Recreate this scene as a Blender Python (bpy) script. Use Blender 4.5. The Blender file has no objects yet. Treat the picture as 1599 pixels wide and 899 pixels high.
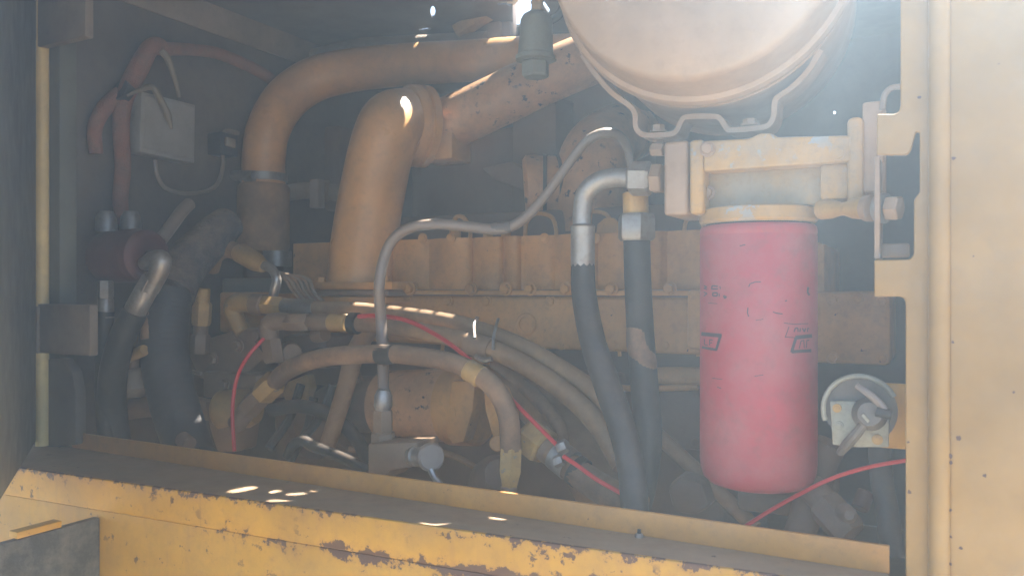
import bpy, bmesh, math, random
from mathutils import Vector, Matrix, geometry
random.seed(7)
R = math.radians
sc = bpy.context.scene
COL = sc.collection

# ------------------------------------------------------------------ camera
F = 1255.0                       # focal length in photo pixels (1599 wide)
CZ = 1.6                         # eye height above the ground
cam_d = bpy.data.cameras.new('camera'); cam = bpy.data.objects.new('camera', cam_d); COL.objects.link(cam)
cam_d.sensor_width = 36.0; cam_d.lens = 36.0 * F / 1599.0
cam_d.clip_start = 0.02; cam_d.clip_end = 500
cam_d.dof.use_dof = True; cam_d.dof.focus_distance = 1.05; cam_d.dof.aperture_fstop = 11
cam.location = (0, 0, CZ); cam.rotation_euler = (R(90), 0, 0)
sc.camera = cam

# ------------------------------------------------------------------ light
SUN_EL, SUN_AZ = 58.0, 44.0       # azimuth from +Y towards +X
S = Vector((math.cos(R(SUN_EL)) * math.sin(R(SUN_AZ)), math.cos(R(SUN_EL)) * math.cos(R(SUN_AZ)), math.sin(R(SUN_EL))))
w = bpy.data.worlds.new('World'); sc.world = w; w.use_nodes = True
wt = w.node_tree; bg = wt.nodes['Background']
sky = wt.nodes.new('ShaderNodeTexSky'); sky.sky_type = 'NISHITA'; sky.sun_disc = False
sky.sun_elevation = R(SUN_EL); sky.sun_rotation = R(SUN_AZ); sky.dust_density = 1.5; sky.air_density = 1.0
wt.links.new(sky.outputs[0], bg.inputs[0]); bg.inputs[1].default_value = 0.065
sd = bpy.data.lights.new('sun', 'SUN'); sd.energy = 5.0; sd.angle = R(0.5); sd.color = (1.0, 0.95, 0.87)
so = bpy.data.objects.new('sun', sd); COL.objects.link(so)
so.rotation_euler = S.to_track_quat('Z', 'Y').to_euler(); so.location = (0, 0, 5)
HAZE_DENSITY, HAZE_G = 0.20, 0.72
vs = sc.view_settings
vs.view_transform = 'Standard'; vs.look = 'None'; vs.gamma = 1.0; vs.use_curve_mapping = False
vs.exposure = 3.1
cy = sc.cycles
cy.use_denoising = True
cy.max_bounces = 8; cy.diffuse_bounces = 5; cy.glossy_bounces = 3; cy.volume_bounces = 1; cy.transmission_bounces = 4
cy.sample_clamp_indirect = 4.0

# ------------------------------------------------------------------ the opening's own axes
U = Vector((.883, -.470, 0)).normalized()      # along the opening, to the right
N = Vector((.470, .883, 0)).normalized()       # into the machine
UP = Vector((0, 0, 1))
O = Vector((0, .875, CZ))                      # opening plane passes here
def ray(px, py): return Vector(((px - 799.5) / F, 1.0, -(py - 449.5) / F))
EYE = Vector((0, 0, CZ))
def W(px, py, t=0.0):
    "point seen at pixel px,py that lies t metres behind the opening plane"
    d = ray(px, py); k = (t + O.xy.dot(N.xy)) / d.dot(N)
    return EYE + d * k
W0 = W(95, 450, .03)
def BW(px, py, off=0.0):
    "point on the end bulkhead (a wall square to the opening), off metres proud of it"
    d = ray(px, py); k = (off + (W0 - EYE).dot(U)) / d.dot(U)
    return EYE + d * k
def PLN(px, py, p0, n):
    d = ray(px, py); return EYE + d * ((p0 - EYE).dot(n) / d.dot(n))
def RP(r, P): return r * P.y / F
def V(a): return a if isinstance(a, Vector) else W(*a)

# ------------------------------------------------------------------ materials
MATS = {}
def mat(name, base, rough=.55, metal=0.0, dirt=None, chips=None, dust=0.0, bump=.15, bscale=60, spec=.5, braid=0.0, coat=0.0, var=.12):
    if name in MATS: return MATS[name]
    m = bpy.data.materials.new(name); m.use_nodes = True; t = m.node_tree; n = t.nodes; l = t.links
    b = n['Principled BSDF']
    geo = n.new('ShaderNodeNewGeometry')
    def noise(scale, detail=5, rough_=.6, off=0.0):
        mp = n.new('ShaderNodeMapping'); mp.inputs['Location'].default_value = (off, off * 1.7, off * .3)
        l.new(geo.outputs['Position'], mp.inputs['Vector'])
        x = n.new('ShaderNodeTexNoise'); x.inputs['Scale'].default_value = scale; x.inputs['Detail'].default_value = detail
        x.inputs['Roughness'].default_value = rough_; l.new(mp.outputs[0], x.inputs['Vector']); return x.outputs['Fac']
    def ramp(fac, a, c):
        x = n.new('ShaderNodeMapRange'); x.inputs['From Min'].default_value = a; x.inputs['From Max'].default_value = c
        l.new(fac, x.inputs['Value']); return x.outputs[0]
    def mul(a, c):
        x = n.new('ShaderNodeMath'); x.operation = 'MULTIPLY'
        for i, q in enumerate((a, c)):
            if isinstance(q, (int, float)): x.inputs[i].default_value = q
            else: l.new(q, x.inputs[i])
        return x.outputs[0]
    def mix(fac, a, c):
        x = n.new('ShaderNodeMix'); x.data_type = 'RGBA'
        if isinstance(fac, (int, float)): x.inputs['Factor'].default_value = fac
        else: l.new(fac, x.inputs['Factor'])
        for s_, q in ((x.inputs[6], a), (x.inputs[7], c)):
            if isinstance(q, tuple): s_.default_value = (*q[:3], 1)
            else: l.new(q, s_)
        return x.outputs[2]
    off = (hash(name) % 1) + sum(map(ord, name)) * .013
    big = noise(9, 4, .6, off)
    lo = tuple(c * (1 - var * 2) for c in base); hi = tuple(min(1, c * (1 + var)) for c in base)
    c = mix(ramp(big, .3, .7), lo, hi)
    rg = ramp(noise(25, 4, .6, off + 3), .25, .75)
    x = n.new('ShaderNodeMapRange'); x.inputs['To Min'].default_value = max(.05, rough - .12); x.inputs['To Max'].default_value = min(1, rough + .15)
    l.new(rg, x.inputs['Value']); rough_o = x.outputs[0]
    if dirt:
        dc, amt, dsc = dirt
        f = mul(ramp(noise(dsc, 7, .68, off + 5), .42, .72), amt)
        c = mix(f, c, dc)
        f2 = mul(ramp(noise(dsc * 5, 5, .7, off + 9), .5, .75), amt * .6)
        c = mix(f2, c, tuple(q * .6 for q in dc))
    if dust:
        sx = n.new('ShaderNodeSeparateXYZ'); l.new(geo.outputs['Normal'], sx.inputs[0])
        f = mul(mul(ramp(sx.outputs['Z'], .05, .9), dust), ramp(noise(45, 6, .7, off + 11), .2, .6))
        c = mix(f, c, (.36, .22, .12))
    if chips:
        cc, th, csc = chips
        msk = mul(ramp(noise(csc, 6, .65, off + 17), th, th + .035), ramp(noise(csc * .22, 3, .5, off + 21), .42, .55))
        c = mix(msk, c, cc)
    l.new(c, b.inputs['Base Color']); l.new(rough_o, b.inputs['Roughness'])
    b.inputs['Metallic'].default_value = metal; b.inputs['Specular IOR Level'].default_value = spec
    b.inputs['Coat Weight'].default_value = coat
    bp = n.new('ShaderNodeBump'); bp.inputs['Strength'].default_value = bump; bp.inputs['Distance'].default_value = .002
    h = noise(bscale, 6, .65, off + 31)
    if braid:
        wv = n.new('ShaderNodeTexVoronoi'); wv.inputs['Scale'].default_value = braid; l.new(geo.outputs['Position'], wv.inputs['Vector'])
        ad = n.new('ShaderNodeMath'); ad.operation = 'ADD'; l.new(h, ad.inputs[0]); l.new(wv.outputs['Distance'], ad.inputs[1]); h = ad.outputs[0]
    l.new(h, bp.inputs['Height']); l.new(bp.outputs[0], b.inputs['Normal'])
    MATS[name] = m
    m['nodes_ready'] = True
    return m

BROWN = (.20, .125, .07); RUST = (.10, .035, .02); SOOT = (.035, .03, .028)
M_BODY   = mat('machine_yellow', (.60, .295, .022), .48, dirt=(BROWN, .3, 14), chips=(RUST, .60, 55), dust=.1, bump=.06)
M_POST   = mat('post_yellow', (.37, .205, .055), .45, dirt=((.35, .25, .15), .3, 12), chips=(RUST, .70, 55), dust=.05, bump=.05)
M_ENG    = mat('engine_yellow', (.62, .295, .08), .55, dirt=((.27, .14, .06), .55, 16), chips=(SOOT, .66, 90), dust=.35, bump=.2)
M_PIPE   = mat('pipe_yellow', (.66, .335, .115), .36, dirt=((.34, .20, .11), .45, 12), chips=(SOOT, .70, 60), dust=.25, bump=.05)
M_PIPEW  = mat('worn_pipe', (.60, .31, .14), .5, dirt=((.15, .085, .06), .5, 18), chips=(SOOT, .585, 55), dust=.3, bump=.15)
M_HEADC  = mat('worn_filter_head', (.48, .27, .085), .5, dirt=((.30, .24, .18), .7, 24), chips=((.28, .28, .28), .58, 38), dust=.1, bump=.1)
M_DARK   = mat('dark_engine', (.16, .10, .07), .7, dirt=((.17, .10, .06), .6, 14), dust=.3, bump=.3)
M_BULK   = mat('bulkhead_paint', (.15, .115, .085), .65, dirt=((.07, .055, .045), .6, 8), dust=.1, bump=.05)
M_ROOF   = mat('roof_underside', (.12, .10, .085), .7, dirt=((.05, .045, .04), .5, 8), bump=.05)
M_FLANGE = mat('dull_flange', (.27, .20, .14), .6, dirt=((.12, .09, .07), .5, 12), bump=.05)
M_RUBBER = mat('black_rubber', (.020, .019, .019), .6, dirt=((.10, .075, .06), .4, 20), dust=.25, bump=.15, bscale=200)
M_RUBD   = mat('dusty_rubber', (.15, .085, .05), .7, dirt=((.36, .20, .10), .9, 22), dust=.75, bump=.2, bscale=160)
M_RUBT   = mat('tan_dusted_hose', (.26, .145, .07), .65, dirt=((.48, .27, .12), .9, 18), dust=.85, bump=.2, bscale=160)
M_MESH   = mat('braided_sleeve', (.06, .06, .065), .75, dirt=((.2, .17, .15), .7, 60), dust=.6, bump=.8, braid=260)
M_CORR   = mat('corrugated_rubber', (.026, .030, .038), .6, dirt=((.07, .065, .06), .4, 20), dust=.15, bump=.2)
M_TUBE   = mat('grey_tube', (.24, .19, .16), .4, dirt=((.25, .17, .12), .6, 25), dust=.3, bump=.06)
M_STEEL  = mat('dull_steel', (.36, .34, .32), .42, metal=.6, dirt=((.24, .17, .12), .75, 34), dust=.25, bump=.06)
M_ZINC   = mat('zinc_plate', (.34, .32, .25), .55, metal=.2, dirt=((.20, .17, .12), .7, 40), bump=.1)
M_BRASS  = mat('grimy_fitting', (.25, .16, .10), .55, metal=.1, dirt=((.30, .18, .10), .8, 40), dust=.45, bump=.25)
M_YFIT   = mat('yellow_fitting', (.48, .28, .085), .5, dirt=((.22, .14, .08), .5, 35), chips=((.2, .18, .16), .62, 90), dust=.35, bump=.1)
M_RED    = mat('filter_red', (.38, .035, .05), .55, dirt=((.34, .11, .105), .95, 12), chips=((.24, .09, .09), .70, 110), dust=.05, bump=.03, var=.06)
M_REDD   = mat('dark_red_paint', (.085, .02, .02), .55, dirt=((.06, .03, .03), .6, 20), dust=.1, bump=.1)
M_WIRE   = mat('red_wire', (.62, .03, .035), .4, bump=.02, var=.05)
M_LOOM   = mat('orange_loom', (.30, .12, .07), .75, dirt=((.16, .11, .08), .8, 40), bump=.6, braid=420)
M_BLACK  = mat('black_plastic', (.02, .02, .022), .5, dust=.2, bump=.05)
M_BOX    = mat('grey_box', (.33, .31, .29), .45, dirt=((.2, .16, .13), .35, 20), bump=.04)
M_CREAM  = mat('air_cleaner_cream', (.37, .24, .155), .42, dirt=((.27, .17, .10), .45, 11), chips=((.2, .13, .09), .70, 60), bump=.04)
M_GREEN  = mat('green_grey_plastic', (.21, .22, .20), .4, dirt=((.2, .17, .13), .5, 30), dust=.2, bump=.05)
M_PRINT  = mat('black_print', (.05, .03, .04), .5, bump=.02)
M_DOOR   = mat('door_inside', (.15, .14, .10), .6, dirt=((.09, .08, .06), .5, 7), bump=.05)
M_STEP   = mat('step_plate', (.045, .043, .038), .85, dirt=((.22, .20, .16), 1.0, 26), dust=.2, bump=.6, bscale=120)
M_TAPE   = mat('pale_tape', (.20, .16, .12), .6, dirt=((.25, .18, .1), .5, 40), bump=.05)
M_LIP = mat('lip_paint', (.58, .25, .045), .5, dirt=((.30, .15, .07), .5, 14), chips=(RUST, .66, 60), bump=.06)  # body yellow pushed to orange, warm light on the lip put into the colour
M_POSTL = mat('pale_post_paint', (.74, .53, .21), .45, dirt=((.4, .3, .18), .3, 12), bump=.04)  # post yellow brightened: the stronger light on this edge is in the colour
M_GROUND = mat('dusty_ground', (.48, .32, .17), .9, dirt=((.25, .19, .13), .6, 3), bump=.6, bscale=30)

def panel_material():
    "body paint whose rust follows the folded edge and the lap seam of the front panel"
    m = M_BODY.copy(); m.name = 'rusted_front_paint'; t = m.node_tree; n = t.nodes; l = t.links; b = n['Principled BSDF']
    src = b.inputs['Base Color'].links[0].from_socket
    geo = n.new('ShaderNodeNewGeometry'); sx = n.new('ShaderNodeSeparateXYZ'); l.new(geo.outputs['Position'], sx.inputs[0])
    ns = n.new('ShaderNodeTexNoise'); ns.inputs['Scale'].default_value = 66; ns.inputs['Detail'].default_value = 9; ns.inputs['Roughness'].default_value = .72
    l.new(geo.outputs['Position'], ns.inputs['Vector'])
    nb = n.new('ShaderNodeTexNoise'); nb.inputs['Scale'].default_value = 7; nb.inputs['Detail'].default_value = 2; l.new(geo.outputs['Position'], nb.inputs['Vector'])
    def M(op, a, c=None):
        x = n.new('ShaderNodeMath'); x.operation = op
        for i, q in enumerate((a, c)):
            if q is None: continue
            if isinstance(q, (int, float)): x.inputs[i].default_value = q
            else: l.new(q, x.inputs[i])
        return x.outputs[0]
    def mr(v, a, c):
        x = n.new('ShaderNodeMapRange'); x.inputs[1].default_value = a; x.inputs[2].default_value = c; l.new(v, x.inputs[0]); return x.outputs[0]
    de = M('ABSOLUTE', M('SUBTRACT', sx.outputs[2], CZ - .2475))
    dsm = M('ABSOLUTE', M('SUBTRACT', sx.outputs[2], CZ - .2895))
    # threshold = noise + closeness
    e1 = M('MULTIPLY', mr(de, .015, .0), .215)
    e2 = M('MULTIPLY', M('MULTIPLY', mr(dsm, .015, .0), mr(sx.outputs[0], -.44, -.28)), .40)
    tot = M('ADD', M('ADD', ns.outputs[0], M('MULTIPLY', M('MAXIMUM', e1, e2), mr(nb.outputs[0], .3, .56))), 0)
    f = mr(tot, .665, .69)
    mp = n.new('ShaderNodeMapping'); mp.inputs['Scale'].default_value = (1, 1, .06); l.new(geo.outputs['Position'], mp.inputs['Vector'])
    nr = n.new('ShaderNodeTexNoise'); nr.inputs['Scale'].default_value = 60; nr.inputs['Detail'].default_value = 4; l.new(mp.outputs[0], nr.inputs['Vector'])
    run = M('MULTIPLY', M('MULTIPLY', mr(nr.outputs[0], .54, .72), mr(nb.outputs[0], .40, .62)), .6)
    xr = n.new('ShaderNodeMix'); xr.data_type = 'RGBA'; l.new(run, xr.inputs[0]); l.new(src, xr.inputs[6]); xr.inputs[7].default_value = (.36, .17, .05, 1); src = xr.outputs[2]
    halo = M('MULTIPLY', mr(tot, .55, .69), .35)
    mx = n.new('ShaderNodeMix'); mx.data_type = 'RGBA'; l.new(halo, mx.inputs[0]); l.new(src, mx.inputs[6]); mx.inputs[7].default_value = (.34, .15, .05, 1)
    m2 = n.new('ShaderNodeMix'); m2.data_type = 'RGBA'; l.new(f, m2.inputs[0]); l.new(mx.outputs[2], m2.inputs[6]); m2.inputs[7].default_value = (.10, .040, .026, 1)
    l.new(m2.outputs[2], b.inputs['Base Color'])
    return m
M_FRONT = panel_material()

# ------------------------------------------------------------------ mesh makers: each returns (verts, faces)
def cr(pts, k=8):
    "centripetal-ish Catmull-Rom through the control points"
    if len(pts) < 3: return [pts[0].lerp(pts[1], i / k) for i in range(k + 1)]
    P = [pts[0] * 2 - pts[1]] + list(pts) + [pts[-1] * 2 - pts[-2]]; out = []
    for i in range(1, len(P) - 2):
        for j in range(k):
            u = j / k; a, b, c, d = P[i - 1:i + 3]
            out.append(.5 * ((2 * b) + (c - a) * u + (2 * a - 5 * b + 4 * c - d) * u * u + (3 * b - a - 3 * c + d) * u ** 3))
    out.append(P[-2].copy()); return out
def tube(ctrl, r, seg=14, k=8, corr=0.0, flat=None):
    "sweep along smoothed points; r one radius or one per control point (metres)"
    ctrl = [V(c) for c in ctrl]; pts = cr(ctrl, k); n = len(pts)
    rs = [r] * len(ctrl) if isinstance(r, (int, float)) else list(r)
    def rad(i):
        f = i / (n - 1) * (len(rs) - 1); a = int(min(f, len(rs) - 2)); return rs[a] + (rs[a + 1] - rs[a]) * (f - a)
    tg = [(pts[min(i + 1, n - 1)] - pts[max(i - 1, 0)]).normalized() for i in range(n)]
    x = tg[0].orthogonal().normalized(); vs_, fs = [], []
    for i in range(n):
        x = (x - tg[i] * x.dot(tg[i])).normalized(); y = tg[i].cross(x); q = rad(i)
        if corr: q *= 1 + corr * (1 if (i % 4) < 2 else -1)
        for j in range(seg):
            a = 2 * math.pi * j / seg; vs_.append(pts[i] + (x * math.cos(a) + y * math.sin(a)) * q)
    for i in range(n - 1):
        for j in range(seg):
            j2 = (j + 1) % seg; fs.append((i * seg + j, i * seg + j2, (i + 1) * seg + j2, (i + 1) * seg + j))
    fs.append(tuple(reversed(range(seg)))); fs.append(tuple((n - 1) * seg + j for j in range(seg)))
    return vs_, fs
def lathe(a, b, prof, seg=24, phase=0.0, ref=None):
    "turn prof [(0..1 along a>b, radius m)] about the axis a>b, ends capped"
    a, b = V(a), V(b); d = b - a; ax = d.normalized()
    x = (ref - ax * ref.dot(ax)).normalized() if ref else ax.orthogonal().normalized(); y = ax.cross(x)
    vs_, fs = [], []
    for f, r in prof:
        c = a + d * f
        for j in range(seg):
            g = 2 * math.pi * (j + phase) / seg; vs_.append(c + (x * math.cos(g) + y * math.sin(g)) * max(r, 1e-5))
    for i in range(len(prof) - 1):
        for j in range(seg):
            j2 = (j + 1) % seg; fs.append((i * seg + j, i * seg + j2, (i + 1) * seg + j2, (i + 1) * seg + j))
    fs.append(tuple(reversed(range(seg)))); fs.append(tuple((len(prof) - 1) * seg + j for j in range(seg)))
    return vs_, fs
def cyl(a, b, rpx, seg=24, ch=.06):
    a, b = V(a), V(b); r = RP(rpx, (a + b) / 2)
    return lathe(a, b, [(0, r * .9), (ch, r), (1 - ch, r), (1, r * .9)], seg)
def hexa(a, b, rpx, phase=.5):
    a, b = V(a), V(b); r = RP(rpx, (a + b) / 2)
    return lathe(a, b, [(0, r * .88), (.12, r), (.88, r), (1, r * .88)], 6, phase)
def prismv(poly, d, bev=.0015, seg=2):
    "prism from coplanar points, pushed along vector d; edges bevelled"
    bm = bmesh.new(); v0 = [bm.verts.new(p) for p in poly]; v1 = [bm.verts.new(p + d) for p in poly]; n = len(poly)
    bm.faces.new(v0); bm.faces.new(list(reversed(v1)))
    for i in range(n): bm.faces.new((v0[(i + 1) % n], v0[i], v1[i], v1[(i + 1) % n]))
    bmesh.ops.recalc_face_normals(bm, faces=bm.faces[:])
    if bev: bmesh.ops.bevel(bm, geom=bm.edges[:], offset=bev, segments=seg, profile=.5, affect='EDGES', clamp_overlap=True)
    bm.verts.index_update(); out = [v.co.copy() for v in bm.verts], [tuple(v.index for v in f.verts) for f in bm.faces]; bm.free(); return out
def prism(poly, t0, t1, bev=.0015, seg=2):
    return prismv([W(px, py, t0) for px, py in poly], N * (t1 - t0), bev, seg)
def box(x0, y0, x1, y1, t0, t1, bev=.0025, seg=2):
    "block square to the opening: left and right at px x0,x1; heights read at its middle"
    xm = (x0 + x1) / 2; zt = W(xm, y0, t0).z; zb = W(xm, y1, t0).z
    a, b = W(x0, 450, t0), W(x1, 450, t0)
    P = [Vector((a.x, a.y, zt)), Vector((b.x, b.y, zt)), Vector((b.x, b.y, zb)), Vector((a.x, a.y, zb))]
    return prismv(P, N * (t1 - t0), bev, seg)
def slab(c, ex, ey, ez, dx, dy, dz, bev=.002):
    ex, ey, ez = ex.normalized() * dx / 2, ey.normalized() * dy / 2, ez.normalized() * dz
    return prismv([c - ex - ey, c + ex - ey, c + ex + ey, c - ex + ey], ez, bev)
def holed(poly, holes, d, push):
    "flat sheet with holes, given thickness; poly and holes as 3D loops in one plane with axes d=(x,y,origin)"
    ex, ey, o = d; to2 = lambda p: Vector(((p - o).dot(ex), (p - o).dot(ey)))
    pts, edges = [], []
    for lp in [poly] + holes:
        k = len(pts); pts += [to2(p) for p in lp]; edges += [(k + i, k + (i + 1) % len(lp)) for i in range(len(lp))]
    v2, e2, f2, _, _, _ = geometry.delaunay_2d_cdt(pts, edges, [], 0, 1e-6)
    h2 = [[to2(p) for p in h] for h in holes]; p2 = [to2(p) for p in poly]
    def inside(q, lp):
        c = False
        for i in range(len(lp)):
            a, b = lp[i], lp[i - 1]
            if (a.y > q.y) != (b.y > q.y) and q.x < (b.x - a.x) * (q.y - a.y) / (b.y - a.y) + a.x: c = not c
        return c
    keep = []
    for f in f2:
        c = sum((v2[i] for i in f), Vector((0, 0))) / len(f)
        if inside(c, p2) and not any(inside(c, h) for h in h2): keep.append(f)
    bm = bmesh.new(); vv = [bm.verts.new(o + ex * p.x + ey * p.y) for p in v2]
    fs = [bm.faces.new([vv[i] for i in f]) for f in keep]
    bmesh.ops.delete(bm, geom=[v for v in bm.verts if not v.link_faces], context='VERTS')
    r = bmesh.ops.extrude_face_region(bm, geom=bm.faces[:])
    bmesh.ops.translate(bm, verts=[g for g in r['geom'] if isinstance(g, bmesh.types.BMVert)], vec=push)
    bmesh.ops.recalc_face_normals(bm, faces=bm.faces[:])
    bm.verts.index_update(); out = [v.co.copy() for v in bm.verts], [tuple(v.index for v in f.verts) for f in bm.faces]; bm.free(); return out
def disc_loop(c, ex, ey, r, n=20): return [c + ex * math.cos(2 * math.pi * i / n) * r + ey * math.sin(2 * math.pi * i / n) * r for i in range(n)]

# ------------------------------------------------------------------ objects
ROOT = {}
def mesh_obj(name, vf, m, org, ang=32):
    me = bpy.data.meshes.new(name); me.from_pydata([tuple(v - org) for v in vf[0]], [], vf[1]); me.update()
    bm = bmesh.new(); bm.from_mesh(me); bmesh.ops.recalc_face_normals(bm, faces=bm.faces[:]); bm.to_mesh(me); bm.free()
    me.polygons.foreach_set('use_smooth', [True] * len(me.polygons)); me.set_sharp_from_angle(angle=R(ang))
    me.materials.append(m); o = bpy.data.objects.new(name, me); COL.objects.link(o); return o
def thing(name, label, cat, loc, group=None):
    loc = V(loc); o = bpy.data.objects.new(name, None); COL.objects.link(o); o.location = loc; o.empty_display_size = .02
    o['label'] = label; o['category'] = cat
    if group: o['group'] = group
    ROOT[o.name] = loc.copy(); return o
def org_of(o):
    while o.parent: o = o.parent
    return ROOT[o.name]
def part(name, vf, m, parent, label=None, ang=32):
    o = mesh_obj(name, vf, m, org_of(parent), ang); o.parent = parent
    if label: o['label'] = label
    return o
def solo(name, label, cat, vf, m, group=None, ang=32):
    zs = min(vf[0], key=lambda v: v.z); org = zs.copy(); o = mesh_obj(name, vf, m, org, ang); o.location = org; ROOT[o.name] = org
    o['label'] = label; o['category'] = cat
    if group: o['group'] = group
    return o
def struct(name, vf, m):
    o = mesh_obj(name, vf, m, Vector((0, 0, 0))); o['kind'] = 'structure'; return o
def bolt(parent, c, rpx, m=None, d=None, h=.9, name='bolt'):
    "hex head on a washer, standing proud of c along d"
    c = V(c); r = RP(rpx, c); d = (d or -N).normalized()
    o = part(name, lathe(c, c + d * r * h, [(0, r), (.85, r), (1, r * .85)], 6, random.random()), m or M_STEEL, parent)
    part('washer', lathe(c - d * .001, c + d * r * .18, [(0, r * 1.35), (1, r * 1.35)], 16), m or M_STEEL, o)
    return o
def tubepx(ctrl, rpx, **k):
    pts = [V(c) for c in ctrl]
    rs = [RP(rpx, p) for p in pts] if isinstance(rpx, (int, float)) else [RP(q, p) for q, p in zip(rpx, pts)]
    return tube(pts, rs, **k)

# ================================================================== SETTING
GS = 5.0
gv = [Vector((-GS, -GS, 0)), Vector((GS, -GS, 0)), Vector((GS, GS, 0)), Vector((-GS, GS, 0))]
struct('ground', (gv, [(0, 1, 2, 3)]), M_GROUND)
hz = bpy.data.meshes.new('haze'); e = GS + .2
hv = [(x, y, z) for z in (-1.0, CZ + .68) for (x, y) in ((-e, -e), (e, -e), (e, e), (-e, e))]
hz.from_pydata(hv, [], [(3, 2, 1, 0), (4, 5, 6, 7), (0, 1, 5, 4), (1, 2, 6, 5), (2, 3, 7, 6), (3, 0, 4, 7)]); hz.update()
hm = bpy.data.materials.new('glare_haze'); hm.use_nodes = True; hn = hm.node_tree.nodes  # haze volume added to stand in for veiling lens glare
hn.remove(hn['Principled BSDF']); pv = hn.new('ShaderNodeVolumePrincipled'); pv.inputs['Color'].default_value = (.66, .84, 1.0, 1)
pv.inputs['Density'].default_value = HAZE_DENSITY; pv.inputs['Anisotropy'].default_value = HAZE_G
hm.node_tree.links.new(pv.outputs[0], hn['Material Output'].inputs['Volume'])
hz.materials.append(hm); ho = bpy.data.objects.new('haze', hz); COL.objects.link(ho); ho['kind'] = 'stuff'

# ================================================================== MACHINE BODY
ZS = CZ - .249                                   # sill top
ZR = CZ + .55                                    # roof underside
ZF = CZ - .52                                    # floor of the bay
body = thing('machine_body', 'yellow steel engine bay with rusted sill, posts and slotted roof around the engine', 'machine body', Vector((0, .9, 0)))
def pt(s, t, z): return Vector((O.x, O.y, z)) + U * s + N * t
sL = (W0 - O).dot(U); sR = .47
TB = 1.15
# --- sun gaps in the roof: where the sun spots of the photograph lead back to
def roof_hit(P): k = (ZR - P.z) / S.z; return P + S * k
GAPS = []
def gap(P, P2, r, n=12):
    "a slot in the roof whose light falls from P to P2 (r half width)"
    a, b = roof_hit(V(P)), roof_hit(V(P2)); d = (b - a); d.z = 0
    e1 = d.normalized() if d.length > 1e-4 else U.copy(); e2 = UP.cross(e1); lp = []
    for i in range(n + 1):
        g = -math.pi / 2 + math.pi * i / n; lp.append(b + e1 * math.cos(g) * r + e2 * math.sin(g) * r)
    for i in range(n + 1):
        g = math.pi / 2 + math.pi * i / n; lp.append(a + e1 * math.cos(g) * r + e2 * math.sin(g) * r)
    GAPS.append(lp)
def sillpt(px, py):
    d = ray(px, py); return EYE + d * ((ZS - CZ) / d.z)
exec_gaps = [
    (sillpt(368, 766), sillpt(392, 761), .008), (sillpt(410, 770), sillpt(432, 766), .006), (sillpt(455, 771), sillpt(472, 770), .005),
    (sillpt(425, 781), sillpt(450, 780), .005), (sillpt(764, 818), sillpt(770, 817), .006),
]
def sky_hole():
    lp = [PLN(px, py, Vector((0, 0, ZR)), UP) for px, py in ((800, -14), (801, 42), (812, 41), (832, 14), (826, -2), (815, -14))]
    GAPS.append(lp)
    lp = [PLN(px, py, Vector((0, 0, ZR)), UP) for px, py in ((846, 6), (850, 3), (859, 16), (857, 22))]
    GAPS.append(lp)
    lp = [PLN(676 + 4 * math.cos(a * .6283), 19 + 9 * math.sin(a * .6283), Vector((0, 0, ZR)), UP) for a in range(10)]
    GAPS.append(lp)
HOSE_GAPS = [  # (photo pixel from, to, depth t, half width)
    ((608, 481, .235), (622, 482, .235), .005), ((634, 484, .235), (648, 485, .235), .005), ((658, 487, .235), (672, 488, .235), .005), ((684, 491, .235), (704, 494, .235), .005), ((572, 476, .25), (584, 477, .25), .005),
    ((728, 524, .2), (742, 524, .2), .006), ((602, 516, .12), (602, 542, .12), .004), ((604, 572, .12), (604, 596, .12), .004), ((602, 440, .12), (602, 452, .12), .004),
    ((632, 158, .33), (640, 178, .33), .007), ((744, 62, .5), (760, 61, .5), .007), ((770, 61, .5), (800, 59, .5), .008), ((705, 153, .5), (722, 147, .5), .006),
    ((925, 212, .2), (948, 204, .2), .007), ((543, 606, .2), (537, 640, .2), .005), ((536, 645, .2), (532, 668, .2), .005), ((480, 596, .3), (488, 585, .3), .008),
    ((470, 689, .08), (480, 689, .08), .006), ((497, 699, .08), (506, 702, .08), .005), ((525, 710, .08), (545, 718, .08), .006),
    ((460, 705, .1), (478, 702, .1), .006), ((596, 442, .3), (606, 446, .3), .006), ((865, 70, .5), (885, 78, .5), .010), ((790, 768, .05), (800, 769, .05), .006),
    ((452, 718, .06), (470, 722, .06), .006), ((648, 66, .62), (660, 62, .62), .006), ((566, 522, .3), (572, 517, .3), .006), ((486, 531, .3), (488, 529, .3), .004),
]
# fascia above the opening, bulkhead, far wall, floor
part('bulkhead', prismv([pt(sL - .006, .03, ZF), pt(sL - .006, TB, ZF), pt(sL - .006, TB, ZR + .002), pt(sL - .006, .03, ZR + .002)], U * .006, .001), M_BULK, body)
zf = CZ + .545
part('roof_flange', prismv([pt(sL + .001, .05, ZR + .002), pt(sL + .001, TB - .02, ZR + .002), pt(sL + .001, TB - .02, zf - .05), pt(sL + .001, .05, zf - .05)], U * .005, .001), M_FLANGE, body, 'dull flange strip where the roof meets the end bulkhead')
bwp = [pt(sL - .003, TB, ZF), pt(sR + .003, TB, ZF), pt(sR + .003, TB, ZR + .002), pt(sL - .003, TB, ZR + .002)]
hole = [PLN(1303 + 2.2 * math.cos(i * .785), 176 + 2.6 * math.sin(i * .785), pt(0, TB, CZ), N) for i in range(8)]
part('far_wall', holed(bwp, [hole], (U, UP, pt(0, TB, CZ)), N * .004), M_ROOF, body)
part('end_wall', prismv([pt(sR, .05, ZF), pt(sR, TB, ZF), pt(sR, TB, ZR + .002), pt(sR, .05, ZR + .002)], U * .006, .001), M_BULK, body)
part('bay_floor', prismv([pt(sL, .0, ZF), pt(sR, .0, ZF), pt(sR, TB, ZF), pt(sL, TB, ZF)], UP * -.006, .001), M_DARK, body)

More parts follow.
